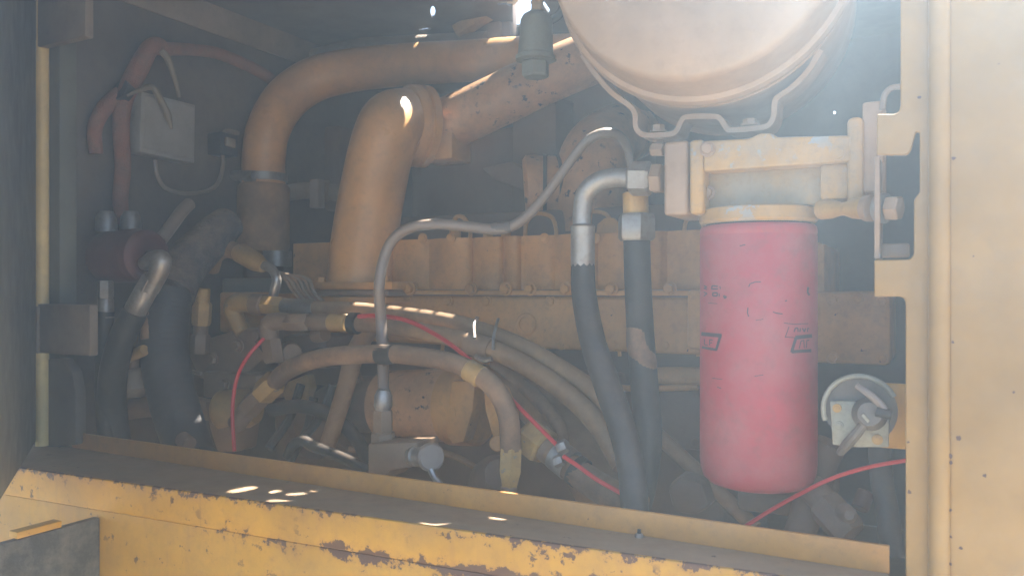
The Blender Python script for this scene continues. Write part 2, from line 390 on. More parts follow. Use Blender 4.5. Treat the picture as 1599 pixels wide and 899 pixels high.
# --- left post: rounded bright edge, flat return, hinge plates
zlow = W(90, 694, 0).z
def zpoly(px_t, z0, z1, bev=.004):
    P = [W(px, 450, t) for px, t in px_t]
    return prismv([Vector((p.x, p.y, z0)) for p in P], UP * (z1 - z0), bev)
lp = W(66, 450, -.005)
part('post', tube([Vector((lp.x, lp.y, ZS + .002)), Vector((lp.x, lp.y, CZ)), Vector((lp.x, lp.y, ZR + .0))], RP(9.5, lp), 20, 6), M_POSTL, body, 'rounded yellow door post edge coloured as brightly lit, at the far left')
part('post_return', zpoly([(72, .004), (93, .006), (119, .03), (119, .036), (72, .012)], ZS - .004, ZR - .001, .001), M_DOOR, body, 'grey brown flat return beside the rounded post')
part('outer_panel', zpoly([(-160, .0), (61, .0), (61, .006), (-160, .006)], ZF, ZR + .004, .001), M_DOOR, body)
part('post_foot', prism([(62, 560), (98, 560), (112, 580), (118, 612), (118, 694), (62, 700)], .0, .018, .003), M_BULK, body)
# --- sill: lip, top, folded front panel in two laps
fl, fr = sillpt(36, 730), sillpt(1420, 927); fl = fl + (fl - sillpt(1389, 922)).normalized() * .22
bl, br = pt((W(60, 450, .012) - O).dot(U) - .2, .012, ZS), W(1389, 450, .0); br.z = ZS
part('sill_lip', prismv([Vector((W(112, 450, .012).x, W(112, 450, .012).y, ZS)), br, br + UP * .0245, Vector((W(112, 450, .012).x, W(112, 450, .012).y, ZS + .0245))], N * .005, .0012), M_LIP, body)
fr2 = sillpt(1389, 922)
part('sill_top', prismv([fl, fr2, br + N * .004, bl + N * .004], UP * -.004, .0012), mat('sill_top_dust', (.34, .22, .13), .6, dirt=((.2, .15, .11), .6, 14), chips=(RUST, .66, 60), dust=.6, bump=.1), body, 'dusty grey brown flat top of the sill')
fdir = (fr2 - fl).normalized(); fn = Vector((fdir.y, -fdir.x, 0))          # towards the camera
if fn.y > 0: fn = -fn
def fp(s, z, o): return fl + fdir * s + fn * o + UP * (z - ZS)
LN = (fr2 - fl).length + .01
part('front_panel', prismv([fp(0, ZS - .0395, .0), fp(LN, ZS - .0395, .0), fp(LN, ZS + .0015, .0), fp(0, ZS + .0015, .0)], fn * .005, .002, 3), M_FRONT, body, 'yellow folded front edge of the sill with rust chips')
part('lower_panel', prismv([fp(0, ZF, -.004), fp(LN, ZF, -.004), fp(LN, ZS - .0405, -.004), fp(0, ZS - .0405, -.004)], fn * .006, .0015), M_FRONT, body, 'yellow lower panel with rust along the lap seam')
# side cheek of the sill going back on the left
# --- dark step gusset at bottom left with its clip
g0 = PLN(160, 806, fl, fn) + fn * .0035
gd = (-N)
G = [g0, g0 + gd * .42, g0 + gd * .42 - UP * .30, g0 - UP * .30]
part('step_gusset', prismv(G, U * -.012, .002), M_STEP, body, 'dark mottled plate standing out from the lower left of the front panel')
c0 = g0 + gd * .052 + UP * .001
part('gusset_clip', prismv([c0 - U * .016, c0 - U * .016 + gd * .055, c0 + U * .001 + gd * .055, c0 + U * .001], UP * .008, .001), M_BODY, body)
# --- right post with its cut-outs, and the rounded panel beyond it
RPOLY = [(1406, -160), (1406, 166), (1403, 175), (1396, 178), (1369, 178), (1369, 242), (1416, 242), (1422, 236), (1430, 206), (1436, 206), (1436, 300), (1427, 312), (1427, 398), (1420, 405), (1365, 406), (1365, 463), (1406, 463), (1412, 466), (1414, 474), (1414, 1100), (1472, 1100), (1472, -160)]
part('post', prism(RPOLY, -.012, -.006, .0022, 3), M_POST, body, 'pale yellow flat post with tabs and notches on its inner edge')
q = W(1467, 450, -.018)
part('panel_edge', tube([Vector((q.x, q.y, ZF)), Vector((q.x, q.y, CZ)), Vector((q.x, q.y, ZR))], .0085, 20, 6), M_POST, body)
part('side_panel', zpoly([(1484, -.022), (1900, -.022), (1900, -.004), (1476, -.004), (1474, -.012)], ZF - .15, ZR + .004, .0035), M_POST, body, 'pale yellow side panel with small rust spots at the far right')
part('post_return', zpoly([(1440, .03), (1446, .03), (1446, .0), (1440, .0)], ZF, ZR, .0008), M_BULK, body)
def spot(px, py, rpx, t):
    c = W(px, py, t); r = RP(rpx, c); lp = []
    for i in range(11):
        a = 2 * math.pi * i / 11; q = r * random.uniform(.6, 1.15); lp.append(c + U * math.cos(a) * q + UP * math.sin(a) * q)
    part('rust_spot', prismv(lp, N * .0008, 0), M_RUSTS, body)
M_RUSTS = mat('rust_spot_brown', (.12, .06, .05), .8, bump=.3)
for x, y, r in ((1497, 684, 5), (1538, 742, 3.2), (1489, 247, 3.4), (1488, 534, 2.4), (1484, 712, 4), (1485, 722, 3), (1484, 796, 2.4), (1500, 855, 3.2), (1485, 838, 2), (1484, 880, 3), (1583, 612, 2), (1520, 400, 1.6)): spot(x, y, r, -.0226)
for x, y, r in ((1420, 768, 3.5), (1418, 690, 2), (1436, 152, 3)): spot(x, y, r, -.0126)
def hinge(x0, y0, x1, y1):
    o = part('hinge_plate', box(x0, y0, x1, y1, -.014, .0, .002), M_FLANGE, body)
    part('hinge_pin', cyl((x0 + 3, y0 + 3, -.012), (x0 + 3, y1 - 2, -.012), 5, 12), M_FLANGE, o)
hinge(58, 475, 140, 553); hinge(54, -60, 133, 66)

# --- the open door at far left
door = thing('open_door', 'dull green grey door panel swung open at the left edge of the engine bay', 'door', W(50, 1000, -.01))
h0 = W(56, 450, -.014); hd = Vector((.166, -.349, 0)).normalized(); hn_ = Vector((hd.y, -hd.x, 0))
zb = W(52, 688, -.012).z
def dp(s, z, o=0): return Vector((h0.x, h0.y, 0)) + hd * s + hn_ * o + UP * z
part('door_panel', prismv([dp(0, zb), dp(.62, zb), dp(.62, ZR), dp(0, ZR)], hn_ * .004, .001), M_DOOR, door)
part('door_flange', prismv([dp(0.002, zb, .004), dp(.62, zb, .004), dp(.62, zb, .030), dp(0.002, zb, .030)], UP * .004, .001), M_FLANGE, door)
part('door_rib', prismv([dp(.004, zb + .006, .0045), dp(.022, zb + .006, .0045), dp(.022, ZR, .0045), dp(.004, ZR, .0045)], hn_ * .010, .002), M_DOOR, door)

# ================================================================== ENGINE
eng = thing('engine', 'dusty yellow diesel engine block with ribbed manifold behind the hoses', 'engine', W(760, 900, .5))
def wave(px): # ribs along the manifold front
    E = (440, 545, 610, 672, 738, 786, 815, 868, 935, 985, 1040, 1110)
    for i in range(len(E) - 1):
        if E[i] <= px < E[i + 1]:
            f = (px - E[i]) / (E[i + 1] - E[i]); return (.021 if i % 2 else .014) * max(0, math.sin(f * math.pi)) ** .5
    return 0
def ext_z(profile, z0, z1, bev=0.0015):
    P = [W(px, 450, t) for px, t in profile]
    return prismv([Vector((p.x, p.y, z0)) for p in P], UP * (z1 - z0), bev)
zE = lambda y: W(850, y, .35).z
prof = [(458 + i * 4, .376 - wave(458 + i * 4)) for i in range(160)] + [(1098, .36), (1150, .60), (520, .60)]
part('manifold', ext_z(prof, zE(452), zE(366), 0), M_ENG, eng, ang=50)
part('manifold_flange', prismv([Vector((W(x, 450, t).x, W(x, 450, t).y, zE(461))) for x, t in ((470, .345), (1098, .338), (1130, .6), (520, .6))], UP * (zE(453) - zE(461)), .0015), M_ENG, eng)
part('cylinder_block', prismv([Vector((W(x, 450, t).x, W(x, 450, t).y, zE(545))) for x, t in ((470, .36), (1110, .352), (1150, .62), (520, .62))], UP * (zE(462) - zE(545)), .006, 3), M_ENG, eng)
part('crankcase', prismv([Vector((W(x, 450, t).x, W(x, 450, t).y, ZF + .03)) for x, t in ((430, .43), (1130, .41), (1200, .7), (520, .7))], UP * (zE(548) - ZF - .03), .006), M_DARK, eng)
for px in (548, 640, 736, 790, 828, 884, 955, 1046): bolt(eng, (px, 451, .338), 8, M_ENG, -N, 1.1)
for px in (700, 760, 860, 905, 1000): bolt(eng, (px, 470, .356), 7, M_ENG, -N, .6)
pl = W(823, 506, .357)
part('core_plug', lathe(pl + N * .004, pl - N * .004, [(0, RP(19, pl)), (.8, RP(18, pl)), (1, RP(16, pl)), (1, RP(12, pl)), (.35, RP(11, pl)), (.35, .0002)], 28), M_ENG, eng)
def groove_frame(x0, y0, x1, y1, t):
    P = [W(x0, y1, t), W(x0 + 4, y0 + 3, t), W(x0 + 14, y0, t), W(x1 - 14, y0, t), W(x1 - 4, y0 + 3, t), W(x1, y1, t)]
    return tube(P, RP(3, P[0]), 8, 4)
part('cast_rib', groove_frame(848, 527, 968, 556, .358), M_ENG, eng); part('cast_rib', groove_frame(1010, 529, 1090, 556, .358), M_ENG, eng)
part('cast_rib', groove_frame(690, 524, 812, 552, .36), M_ENG, eng)
part('block_end', box(1072, 452, 1100, 545, .332, .40, .006), M_ENG, eng)
part('timing_cover', box(1232, 455, 1392, 568, .37, .5, .008), M_ENG, eng)
part('timing_cover', box(1105, 380, 1290, 560, .42, .6, .01), M_ENG, eng)
for px in (716, 800, 876, 958, 1040): bolt(eng, (px, 538, .354), 6, M_ENG, -N, .6)
for px in (612, 660, 704, 850, 930): bolt(eng, (px, 372, .352), 6, M_ENG, -N, .5)
for px, py in ((1300, 468), (1378, 470), (1300, 558), (1378, 560), (1340, 466)): bolt(eng, (px, py, .36), 7, M_ENG, -N, .7)
part('gasket', prismv([Vector((W(x, 450, t).x, W(x, 450, t).y, zE(462.5))) for x, t in ((472, .342), (700, .339), (760, .345), (880, .336), (1000, .341), (1096, .336), (1130, .6), (520, .6))], UP * (zE(460.6) - zE(462.5)), 0), M_DARK, eng)
part('lifting_eye', prism([(930, 366), (932, 350), (944, 340), (958, 340), (968, 350), (970, 366)], .40, .408, .002), M_ENG, eng)
part('drip_pipe', tubepx([(640, 556, .36), (720, 560, .355), (800, 572, .35), (880, 600, .345), (1000, 606, .345), (1090, 604, .345)], 5, seg=10), M_ENG, eng)
part('oil_rail', tubepx([(1010, 590, .38), (1060, 588, .38), (1130, 590, .38)], 16, seg=16), M_ENG, eng)
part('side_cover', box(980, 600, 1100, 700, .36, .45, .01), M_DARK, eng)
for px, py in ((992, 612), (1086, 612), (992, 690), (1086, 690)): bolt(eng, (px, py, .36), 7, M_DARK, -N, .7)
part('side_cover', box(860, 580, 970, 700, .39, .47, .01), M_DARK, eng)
# riser flange plates at the foot of the big riser
for i, (x0, x1, y0, y1, t) in enumerate(((486, 612, 440, 452, .29), (482, 606, 453, 462, .288), (486, 604, 463, 472, .292))):
    part('flange_plate', box(x0, y0, x1, y1, t, .42, .002), M_ENG if i != 1 else M_BRASS, eng)
bolt(eng, (600, 440, .30), 9, M_ENG, UP, 1); bolt(eng, (500, 440, .30), 8, M_ENG, UP, 1)
# head and covers behind, mostly in the dark
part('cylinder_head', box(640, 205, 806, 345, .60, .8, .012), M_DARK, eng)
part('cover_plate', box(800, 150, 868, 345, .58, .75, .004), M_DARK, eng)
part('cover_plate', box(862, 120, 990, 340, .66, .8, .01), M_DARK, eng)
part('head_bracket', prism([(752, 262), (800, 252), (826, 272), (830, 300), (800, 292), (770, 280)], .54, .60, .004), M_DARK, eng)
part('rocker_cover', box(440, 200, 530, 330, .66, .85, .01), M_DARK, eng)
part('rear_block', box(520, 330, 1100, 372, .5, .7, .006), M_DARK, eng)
# injector lines: small loops above the manifold
def inj(x0, x1, y, t): return tubepx([(x0, 372, t), (x0 + 2, y + 14, t), ((x0 * 2 + x1) / 3, y, t), (x1 - 8, y + 4, t), (x1, y + 22, t), (x1, 372, t)], 3.4, seg=8, k=6)
for x0, x1, y in ((820, 868, 334), (908, 955, 331), (704, 734, 338), (1068, 1100, 336)):
    part('injector_line', inj(x0, x1, y, .43), M_ENG, eng)
for x in (712, 762, 790, 985): part('injector_nut', hexa((x, 372, .40), (x, 356, .40), 8), M_ENG, eng)

# turbocharger behind
tur = thing('turbocharger', 'rounded brown turbo housing behind the steel elbow hose', 'turbocharger', W(920, 370, .55))
part('housing', tubepx([(924, 362, .56), (922, 300, .56), (930, 244, .58), (960, 215, .66), (985, 210, .76)], [57, 57, 55, 50, 46], seg=28, k=8), M_PIPEW, tur)
part('inlet_ring', lathe((818, 290, .52), (846, 288, .535), [(0, RP(40, W(830, 290, .52))), (.2, RP(47, W(830, 290, .52))), (.8, RP(47, W(830, 290, .52))), (1, RP(44, W(830, 290, .52)))], 28), M_PIPEW, tur)
part('inlet_pipe', cyl((838, 290, .53), (872, 290, .55), 46, 28), M_PIPEW, tur)
part('clamp_band', lathe((848, 290, .534), (854, 290, .537), [(0, RP(49, W(850, 290, .53))), (1, RP(49, W(850, 290, .53)))], 28), M_BLACK, tur)
part('clamp_band', lathe((866, 290, .546), (872, 290, .55), [(0, RP(49, W(850, 290, .53))), (1, RP(49, W(850, 290, .53)))], 28), M_BLACK, tur)

# ================================================================== BIG PIPES
ip = thing('intake_pipe', 'large smooth yellow intake pipe bending down at the left over a rubber sleeve', 'pipe', W(412, 420, .42))
part('pipe', tubepx([(412, 292, .42), (412, 245, .42), (420, 200, .425), (447, 155, .46), (492, 124, .50), (552, 110, .54), (640, 101, .57), (740, 95, .58), (830, 89, .58), (920, 84, .59)], [33, 33, 33, 34, 34, 33, 32.5, 32, 32, 32], seg=32, k=8), M_PIPE, ip)
cb = part('clamp_band', lathe((412, 272, .42), (412, 284, .42), [(0, RP(36, W(412, 280, .42))), (1, RP(36.5, W(412, 280, .42)))], 32), M_STEEL, ip)
part('clamp_bolt', cyl((364, 274, .385), (392, 274, .383), 8, 12), M_STEEL, cb)
part('clamp_nut', hexa((384, 275, .38), (398, 275, .378), 10), M_STEEL, cb)
part('sleeve', lathe((412, 288, .42), (411, 392, .42), [(0, RP(36, W(412, 330, .42))), (.06, RP(39.5, W(412, 330, .42))), (.94, RP(40, W(412, 330, .42))), (1, RP(37, W(412, 330, .42)))], 32), M_RUBT, ip, 'dusty brown rubber sleeve')
part('ring', lathe((432, 392, .42), (432, 416, .42), [(0, RP(23, W(412, 400, .42))), (1, RP(23, W(412, 400, .42)))], 28), M_STEEL, ip)
part('spigot', cyl((412, 392, .42), (412, 440, .42), 30, 24), M_DARK, ip)

ris = thing('riser_pipe', 'thick yellow riser pipe with rounded elbow and flange standing mid engine', 'pipe', W(560, 440, .36))
part('pipe', tubepx([(563, 446, .36), (567, 395, .36), (576, 330, .36), (589, 262, .36), (601, 216, .365), (612, 194, .39), (628, 188, .43), (648, 188, .48)], [53, 52, 51, 50.5, 50, 50, 49, 48], seg=36, k=8), M_PIPE, ris)
fcx = W(640, 196, .455); fax = (N * .86 + U * .5).normalized()
part('flange', lathe(fcx - fax * .014, fcx + fax * .034, [(0, RP(54, fcx)), (.12, RP(62, fcx)), (.45, RP(64, fcx)), (.5, RP(60, fcx)), (.6, RP(60, fcx)), (.65, RP(64, fcx)), (.92, RP(64, fcx)), (1, RP(58, fcx))], 48), M_PIPE, ris)
part('flange_foot', box(655, 205, 706, 250, .47, .54, .006), M_PIPE, ris)
cx = thing('crossover_pipe', 'worn yellow pipe with black flaking spots slanting up behind the flange', 'pipe', W(700, 230, .5))
part('pipe', tubepx([(668, 204, .5), (716, 186, .51), (780, 156, .53), (850, 122, .55), (930, 88, .58)], [40, 41, 41, 41, 41], seg=32, k=8), M_PIPEW, cx)

# upper back clutter: second pipe, strap and duct under the roof
solo('rear_duct', 'dull duct running behind the top of the large intake pipe', 'duct', tubepx([(486, 92, .62), (560, 78, .64), (660, 74, .66), (760, 70, .68)], [14, 17, 19, 20], seg=18), M_FLANGE)
mb = thing('muffler_bracket', 'tan strap bracket hanging from the roof above the intake pipe', 'bracket', W(735, 70, .66))
part('strap', prism([(684, 14), (700, -20), (800, -40), (800, -4), (768, 20), (712, 56), (704, 40), (752, 12), (748, -2), (700, 22)], .64, .67, .003), M_YFIT, mb)
part('plate', box(744, 20, 780, 66, .68, .7, .003), M_FLANGE, mb)
part('post', box(782, -10, 797, 66, .69, .72, .003), M_DARK, mb)

# restriction gauge hanging in front of the pipes
rg = thing('restriction_gauge', 'greenish grey canister gauge hanging beside the air cleaner', 'gauge', W(838, 122, .3))
ga, gb = W(838, 20, .3), W(836, 96, .3); gr = lambda p: RP(p, ga)
part('canister', lathe(ga, gb, [(0, gr(14)), (.06, gr(21)), (.16, gr(25)), (.6, gr(26.5)), (.86, gr(28)), (.9, gr(31)), (.98, gr(31)), (1, gr(24))], 32), M_GREEN, rg)
part('nut', hexa((836, 96, .3), (836, 121, .3), 22), M_GREEN, rg)
part('stem', cyl((838, 22, .3), (842, -40, .3), 9, 16), M_YFIT, rg)
part('hose_barb', tubepx([(858, 34, .31), (874, 22, .315), (880, 0, .32), (872, -40, .33)], 7, seg=10), M_BLACK, rg)

# ================================================================== AIR CLEANER
ac = thing('air_cleaner', 'big round cream air cleaner canister seen from its flat lid at top', 'air cleaner', W(1095, 170, .08))
cr_ = W(1095, -71, .05); RA = RP(236, cr_)
ax = (N + Vector((-.10, 0, .0))).normalized()
part('canister', lathe(cr_ + ax * .006, cr_ + ax * .24, [(0, RA * .93), (.03, RA * .955), (.9, RA * .955), (1, RA * .85)], 96), M_CREAM, ac)
part('rim', lathe(cr_ - ax * .012, cr_ + ax * .012, [(0, RA * .95), (.12, RA * .985), (.35, RA), (.65, RA), (.88, RA * .985), (1, RA * .96)], 96), M_CREAM, ac)
part('clamp_ring', lathe(cr_ + ax * .016, cr_ + ax * .030, [(0, RA * .96), (.3, RA * .985), (.7, RA * .985), (1, RA * .96)], 96), M_CREAM, ac)
part('lid', lathe(cr_ - ax * .012, cr_ - ax * .066, [(0, RA * .955), (.12, RA * .945), (.8, RA * .93), (.94, RA * .915), (1, RA * .89), (1.0, RA * .5), (1, .0005)], 96), M_CREAM, ac, ang=50)
# strap bracket it hangs on
def strap(ctrl, t, th_px, depth):
    "bent flat bar seen edge-on: a ribbon of even thickness pushed back by depth"
    pts = cr([W(x, y, t) for x, y in ctrl], 6); th = RP(th_px, pts[0]); L, Rr = [], []
    for i, p in enumerate(pts):
        tg = (pts[min(i + 1, len(pts) - 1)] - pts[max(i - 1, 0)]).normalized(); nn = tg.cross(N).normalized()
        L.append(p + nn * th / 2); Rr.append(p - nn * th / 2)
    vs_, fs = [], []
    for i in range(len(pts)): vs_ += [L[i], Rr[i], Rr[i] + N * depth, L[i] + N * depth]
    for i in range(len(pts) - 1):
        for j in range(4):
            a, b = i * 4 + j, i * 4 + (j + 1) % 4; fs.append((a, b, b + 4, a + 4))
    fs.append((0, 1, 2, 3)); k = (len(pts) - 1) * 4; fs.append((k + 3, k + 2, k + 1, k)); return vs_, fs
bk = thing('mounting_strap', 'bent cream strap bracket bolted under the round air cleaner', 'bracket', W(1100, 215, .1))
part('strap', strap([(908, 84), (928, 114), (954, 144), (982, 165), (991, 178), (992, 196), (997, 206), (1008, 211), (1042, 210), (1055, 206), (1062, 192), (1068, 184), (1080, 182), (1112, 182), (1124, 185), (1133, 198), (1142, 203), (1190, 199), (1203, 192), (1208, 180), (1210, 158), (1217, 150), (1238, 135), (1262, 110), (1282, 78)], .085, 7.5, .035), M_CREAM, bk)
bolt(bk, (1028, 206, .10), 10, M_CREAM, UP, 1.1); bolt(bk, (1171, 196, .10), 11, M_CREAM, UP, .9)
bolt(bk, (1028, 216, .10), 9, M_CREAM, -UP, .8)

# ================================================================== FILTER HEAD AND RED FILTER
fh = thing('filter_head', 'worn yellow cast filter head clamped above the red filter', 'filter head', W(1183, 345, .1))
part('end_plate', box(1036, 220, 1074, 336, .055, .14, .004, 3), M_CREAM, fh)
part('mount_plate', box(1076, 218, 1098, 334, .05, .145, .004, 3), M_HEADC, fh)
part('top_rail', prism([(1098, 220), (1170, 216), (1185, 208), (1206, 208), (1212, 214), (1330, 211), (1330, 252), (1098, 268)], .05, .15, .004, 3), M_HEADC, fh)
part('recess_wall', box(1098, 258, 1322, 322, .075, .14, .002), mat('recess_casting', (.30, .23, .15), .6, dirt=((.42, .25, .09), .9, 30), bump=.2), fh)
fc = W(1183, 450, .10); fr_ = RP(88, fc)
zt, zbm = W(1183, 345, .10 - .06).z, W(1183, 757, .10).z
FA = Vector((fc.x, fc.y, W(1183, 318, .04).z)); FB = Vector((fc.x, fc.y, W(1183, 343, .04).z))
part('seal_ring', lathe(FA, FB, [(0, fr_ * .93), (.08, fr_ * 1.0), (.8, fr_ * 1.01), (1, fr_ * .97)], 64), M_HEADC, fh)
part('outlet_block', box(1322, 182, 1348, 332, .05, .13, .005), M_HEADC, fh)
part('outlet_block', box(1280, 255, 1326, 312, .06, .13, .004), M_HEADC, fh)
bolt(fh, (1105, 233, .048), 9, M_CREAM, -N, .9); bolt(fh, (1105, 301, .07), 9, M_CREAM, -N, .9); bolt(fh, (1308, 239, .047), 8, M_HEADC, -N, .5)
part('side_bolt', hexa((1018, 234, .09), (1037, 234, .088), 11), M_CREAM, fh)
sb = part('stud', lathe((1284, 327, .07), (1356, 325, .03), [(0, RP(15, fc)), (.2, RP(14, fc)), (.42, RP(9.5, fc)), (.52, RP(9.5, fc)), (.7, RP(14, fc)), (1, RP(16, fc))], 24), M_YFIT, fh)
part('stud_washer', cyl((1354, 325, .03), (1364, 325, .025), 21, 24), M_CREAM, fh)

hb = thing('hanger_bracket', 'pale upright bracket with a big bolt between the filter head and right post', 'bracket', W(1370, 410, .02))
part('plate', box(1346, 158, 1380, 300, .055, .10, .003), M_CREAM, hb)
part('strip', box(1365, 245, 1374, 404, -.002, .04, .001), M_CREAM, hb)
part('web', box(1372, 380, 1420, 402, .03, .04, .002), M_CREAM, hb)
part('bolt', hexa((1385, 325, .012), (1406, 325, .008), 20), M_CREAM, hb)
part('bolt_washer', cyl((1374, 325, .016), (1382, 325, .013), 24, 24), M_STEEL, hb)
solo('looped_hose', 'thin pale hose looping at the top beside the right post', 'hose', tubepx([(1378, 172, .05), (1381, 150, .05), (1390, 139, .05), (1402, 136, .05), (1416, 138, .05), (1424, 150, .05)], 4.5, seg=10), M_TUBE)

rf = thing('oil_filter', 'tall red spin-on oil filter with worn black print hanging under the filter head', 'oil filter', Vector((fc.x, fc.y, zbm)))
Htop = W(1183, 346, .04).z; H = Htop - zbm
TA, TBm = Vector((fc.x, fc.y, Htop)), Vector((fc.x, fc.y, zbm))
part('can', lathe(TA, TBm, [(0, fr_ * .95), (.008, fr_ * .985), (.02, fr_), (.034, fr_ * 1.0), (.038, fr_ * .99), (.043, fr_ * 1.0), (.90, fr_), (.935, fr_ * .985), (.965, fr_ * .94), (.985, fr_ * .84), (.997, fr_ * .66), (1, .001)], 72), M_RED, rf, ang=60)
part('gasket', lathe(FB - UP * .0005, TA + UP * .0002, [(0, fr_ * .9), (1, fr_ * .9)], 48), M_BLACK, rf)
def on_can(px, py, lift=.0004):
    "point of the can's surface seen at px,py"
    d = ray(px, py); c = Vector((fc.x, fc.y)); dd = Vector((d.x, d.y)); a = dd.dot(dd); b_ = -2 * dd.dot(c); q_ = c.dot(c) - (fr_ + lift) ** 2
    disc = b_ * b_ - 4 * a * q_
    if disc < 0: disc = 0
    k = (-b_ - math.sqrt(disc)) / (2 * a); return EYE + d * k
def strokes(lines):
    "flat print: thin strips laid round the can; each line is (points, width px)"
    vs_, fs = [], []
    for pts, wd in lines:
        for (x0, y0), (x1, y1) in zip(pts, pts[1:]):
            n = max(2, int(abs(x1 - x0) / 3) + 2); dx, dy = x1 - x0, y1 - y0; L = math.hypot(dx, dy) or 1; nx, ny = -dy / L * wd / 2, dx / L * wd / 2; b0 = len(vs_)
            for i in range(n + 1):
                f = i / n; x, y = x0 + dx * f, y0 + dy * f
                vs_ += [on_can(x + nx, y + ny), on_can(x - nx, y - ny)]
            for i in range(n): fs.append((b0 + 2 * i, b0 + 2 * i + 1, b0 + 2 * i + 3, b0 + 2 * i + 2))
    return vs_, fs
pm = [([(1095, 521), (1127, 524)], 6), ([(1125, 524), (1118, 547)], 4), ([(1119, 546), (1096, 542)], 4), ([(1100, 529), (1100, 538), (1105, 539)], 1.6), ([(1108, 539), (1108, 530), (1113, 531)], 1.6), ([(1109, 535), (1112, 535)], 1.5),
      ([(1242, 527), (1268, 524)], 6), ([(1243, 527), (1236, 550)], 4.5), ([(1236, 549), (1267, 547)], 5), ([(1248, 544), (1251, 532), (1255, 531), (1256, 543)], 1.6), ([(1259, 543), (1260, 531), (1264, 531)], 1.6),
      ([(1226, 527), (1232, 510)], 1.3), ([(1226, 526), (1242, 527)], 1.2), ([(1240, 518), (1242, 512), (1246, 512), (1246, 518)], 2), ([(1249, 518), (1250, 512)], 2), ([(1253, 512), (1256, 518), (1258, 512)], 2), ([(1261, 518), (1261, 512), (1264, 513)], 1.6),
      ([(1224, 504), (1240, 506), (1262, 505)], 1.2)]
txt = [([(1121, 447), (1112, 446), (1111, 451), (1121, 451)], 2.2), ([(1124, 447), (1125, 451)], 1.6), ([(1113, 457), (1120, 457), (1120, 462), (1113, 462), (1113, 457)], 2.2), ([(1123, 458), (1123, 463)], 1.6), ([(1130, 461), (1132, 466), (1134, 462)], 3), ([(1099, 446), (1104, 448), (1099, 450), (1104, 452)], 1.8), ([(1099, 456), (1104, 458), (1099, 462)], 1.8), ([(1106, 473), (1120, 474)], 1)]
scr = [([(1169, 448), (1171, 443), (1180, 440), (1188, 440)], 1.6), ([(1168, 480), (1167, 488), (1169, 494)], 1.8), ([(1180, 500), (1192, 498)], .9), ([(1207, 487), (1214, 489), (1222, 490)], 1.6), ([(1226, 470), (1229, 469)], 2),
       ([(1262, 448), (1261, 456), (1264, 461)], 3), ([(1155, 384), (1164, 382)], 1.6), ([(1112, 590), (1128, 592)], 1.1), ([(1178, 587), (1192, 585)], 1.1), ([(1120, 604), (1126, 606)], 1.4)]
for nm, g in (('logo_print', pm), ('lettering', txt), ('scratch_marks', scr)):
    o = part(nm, strokes(g), M_PRINT, rf); o['kind'] = 'stuff'
part('drain_plate', box(1150, 770, 1290, 806, .16, .3, .006), M_DARK, eng).name = 'lower_bracket'  # dark block low behind the filter

# ================================================================== HOSES BESIDE THE FILTER
GH = 'hydraulic hoses in the engine bay'
h1 = thing('steel_elbow_hose', 'black hose with a shiny steel elbow and crimp hanging left of the filter head', 'hose', W(985, 795, .06), GH)
part('hose', tubepx([(910, 412, .10), (912, 460, .10), (925, 530, .095), (948, 600, .085), (972, 670, .075), (986, 735, .065), (992, 800, .05)], [18.5, 19.5, 20.5, 21.5, 22, 22, 22], seg=24, k=8), M_RUBBER, h1)
part('ferrule', lathe((910, 350, .10), (910, 420, .10), [(0, RP(16, W(910, 380, .1))), (.06, RP(20, W(910, 380, .1))), (.12, RP(19, W(910, 380, .1))), (.9, RP(19, W(910, 380, .1))), (1, RP(18, W(910, 380, .1)))], 12), M_STEEL, h1)
part('elbow', tubepx([(909, 354, .10), (909, 330, .10), (914, 303, .10), (930, 286, .10), (955, 278, .10), (990, 278, .10)], [14.5, 14.5, 15, 15, 15, 15], seg=24, k=8), M_STEEL, h1)
part('nut', hexa((984, 279, .10), (1018, 279, .10), 27, .0), M_STEEL, h1)
part('adapter', hexa((1018, 279, .10), (1037, 279, .10), 24, .3), M_CREAM, h1)
h2 = thing('straight_drop_hose', 'black hose with a brown scuff dropping from a hex nut next to the filter', 'hose', W(1000, 795, .12), GH)
part('hose', tubepx([(994, 368, .13), (996, 440, .13), (1000, 520, .135), (1006, 600, .135), (1012, 680, .13), (1004, 750, .12), (990, 805, .11)], [21, 21, 21.5, 22, 22, 22, 22], seg=24, k=8), M_RUBBER, h2)
part('nut', hexa((994, 334, .13), (994, 376, .13), 30, .2), M_STEEL, h2)
part('adapter', cyl((992, 300, .13), (993, 336, .13), 20, 20), M_YFIT, h2)
def patch_on(ctrl, rpx, **k): return tubepx(ctrl, rpx, **k)
part('scuff_patch', tubepx([(1002, 496, .134), (998, 514, .133), (999, 540, .133), (1006, 566, .1345), (1008, 590, .136)], [15, 20, 20.6, 20, 16], seg=24), M_RUBD, h2, 'brown scuffed patch on the hose')

# ================================================================== CENTRE HOSES
ha = thing('upper_braided_hose', 'topmost dusty brown hose arching right from a yellow elbow fitting', 'hose', W(380, 520, .22), GH)
part('hose', tubepx([(486, 480, .23), (560, 484, .235), (640, 492, .235), (720, 506, .235), (800, 534, .23), (870, 572, .22), (930, 614, .21), (985, 670, .20)], [11, 12, 12.5, 13, 14, 15, 16, 16.5], seg=18), M_RUBT, ha)
part('ferrule', cyl((440, 478, .228), (492, 480, .23), 13, 18), M_STEEL, ha)
part('nut', hexa((412, 476, .226), (444, 478, .228), 16, .2), M_YFIT, ha)
part('collar', cyl((396, 475, .225), (414, 476, .226), 17, 18), M_BRASS, ha)
part('elbow', tubepx([(398, 474, .225), (376, 472, .225), (364, 480, .225), (370, 500, .225), (380, 520, .225)], [15, 16, 15, 13, 12], seg=16), M_YFIT, ha)
hb_ = thing('middle_braided_hose', 'middle dusty hose below the topmost one with a bright yellow crimp and a clamp', 'hose', W(425, 560, .18), GH)
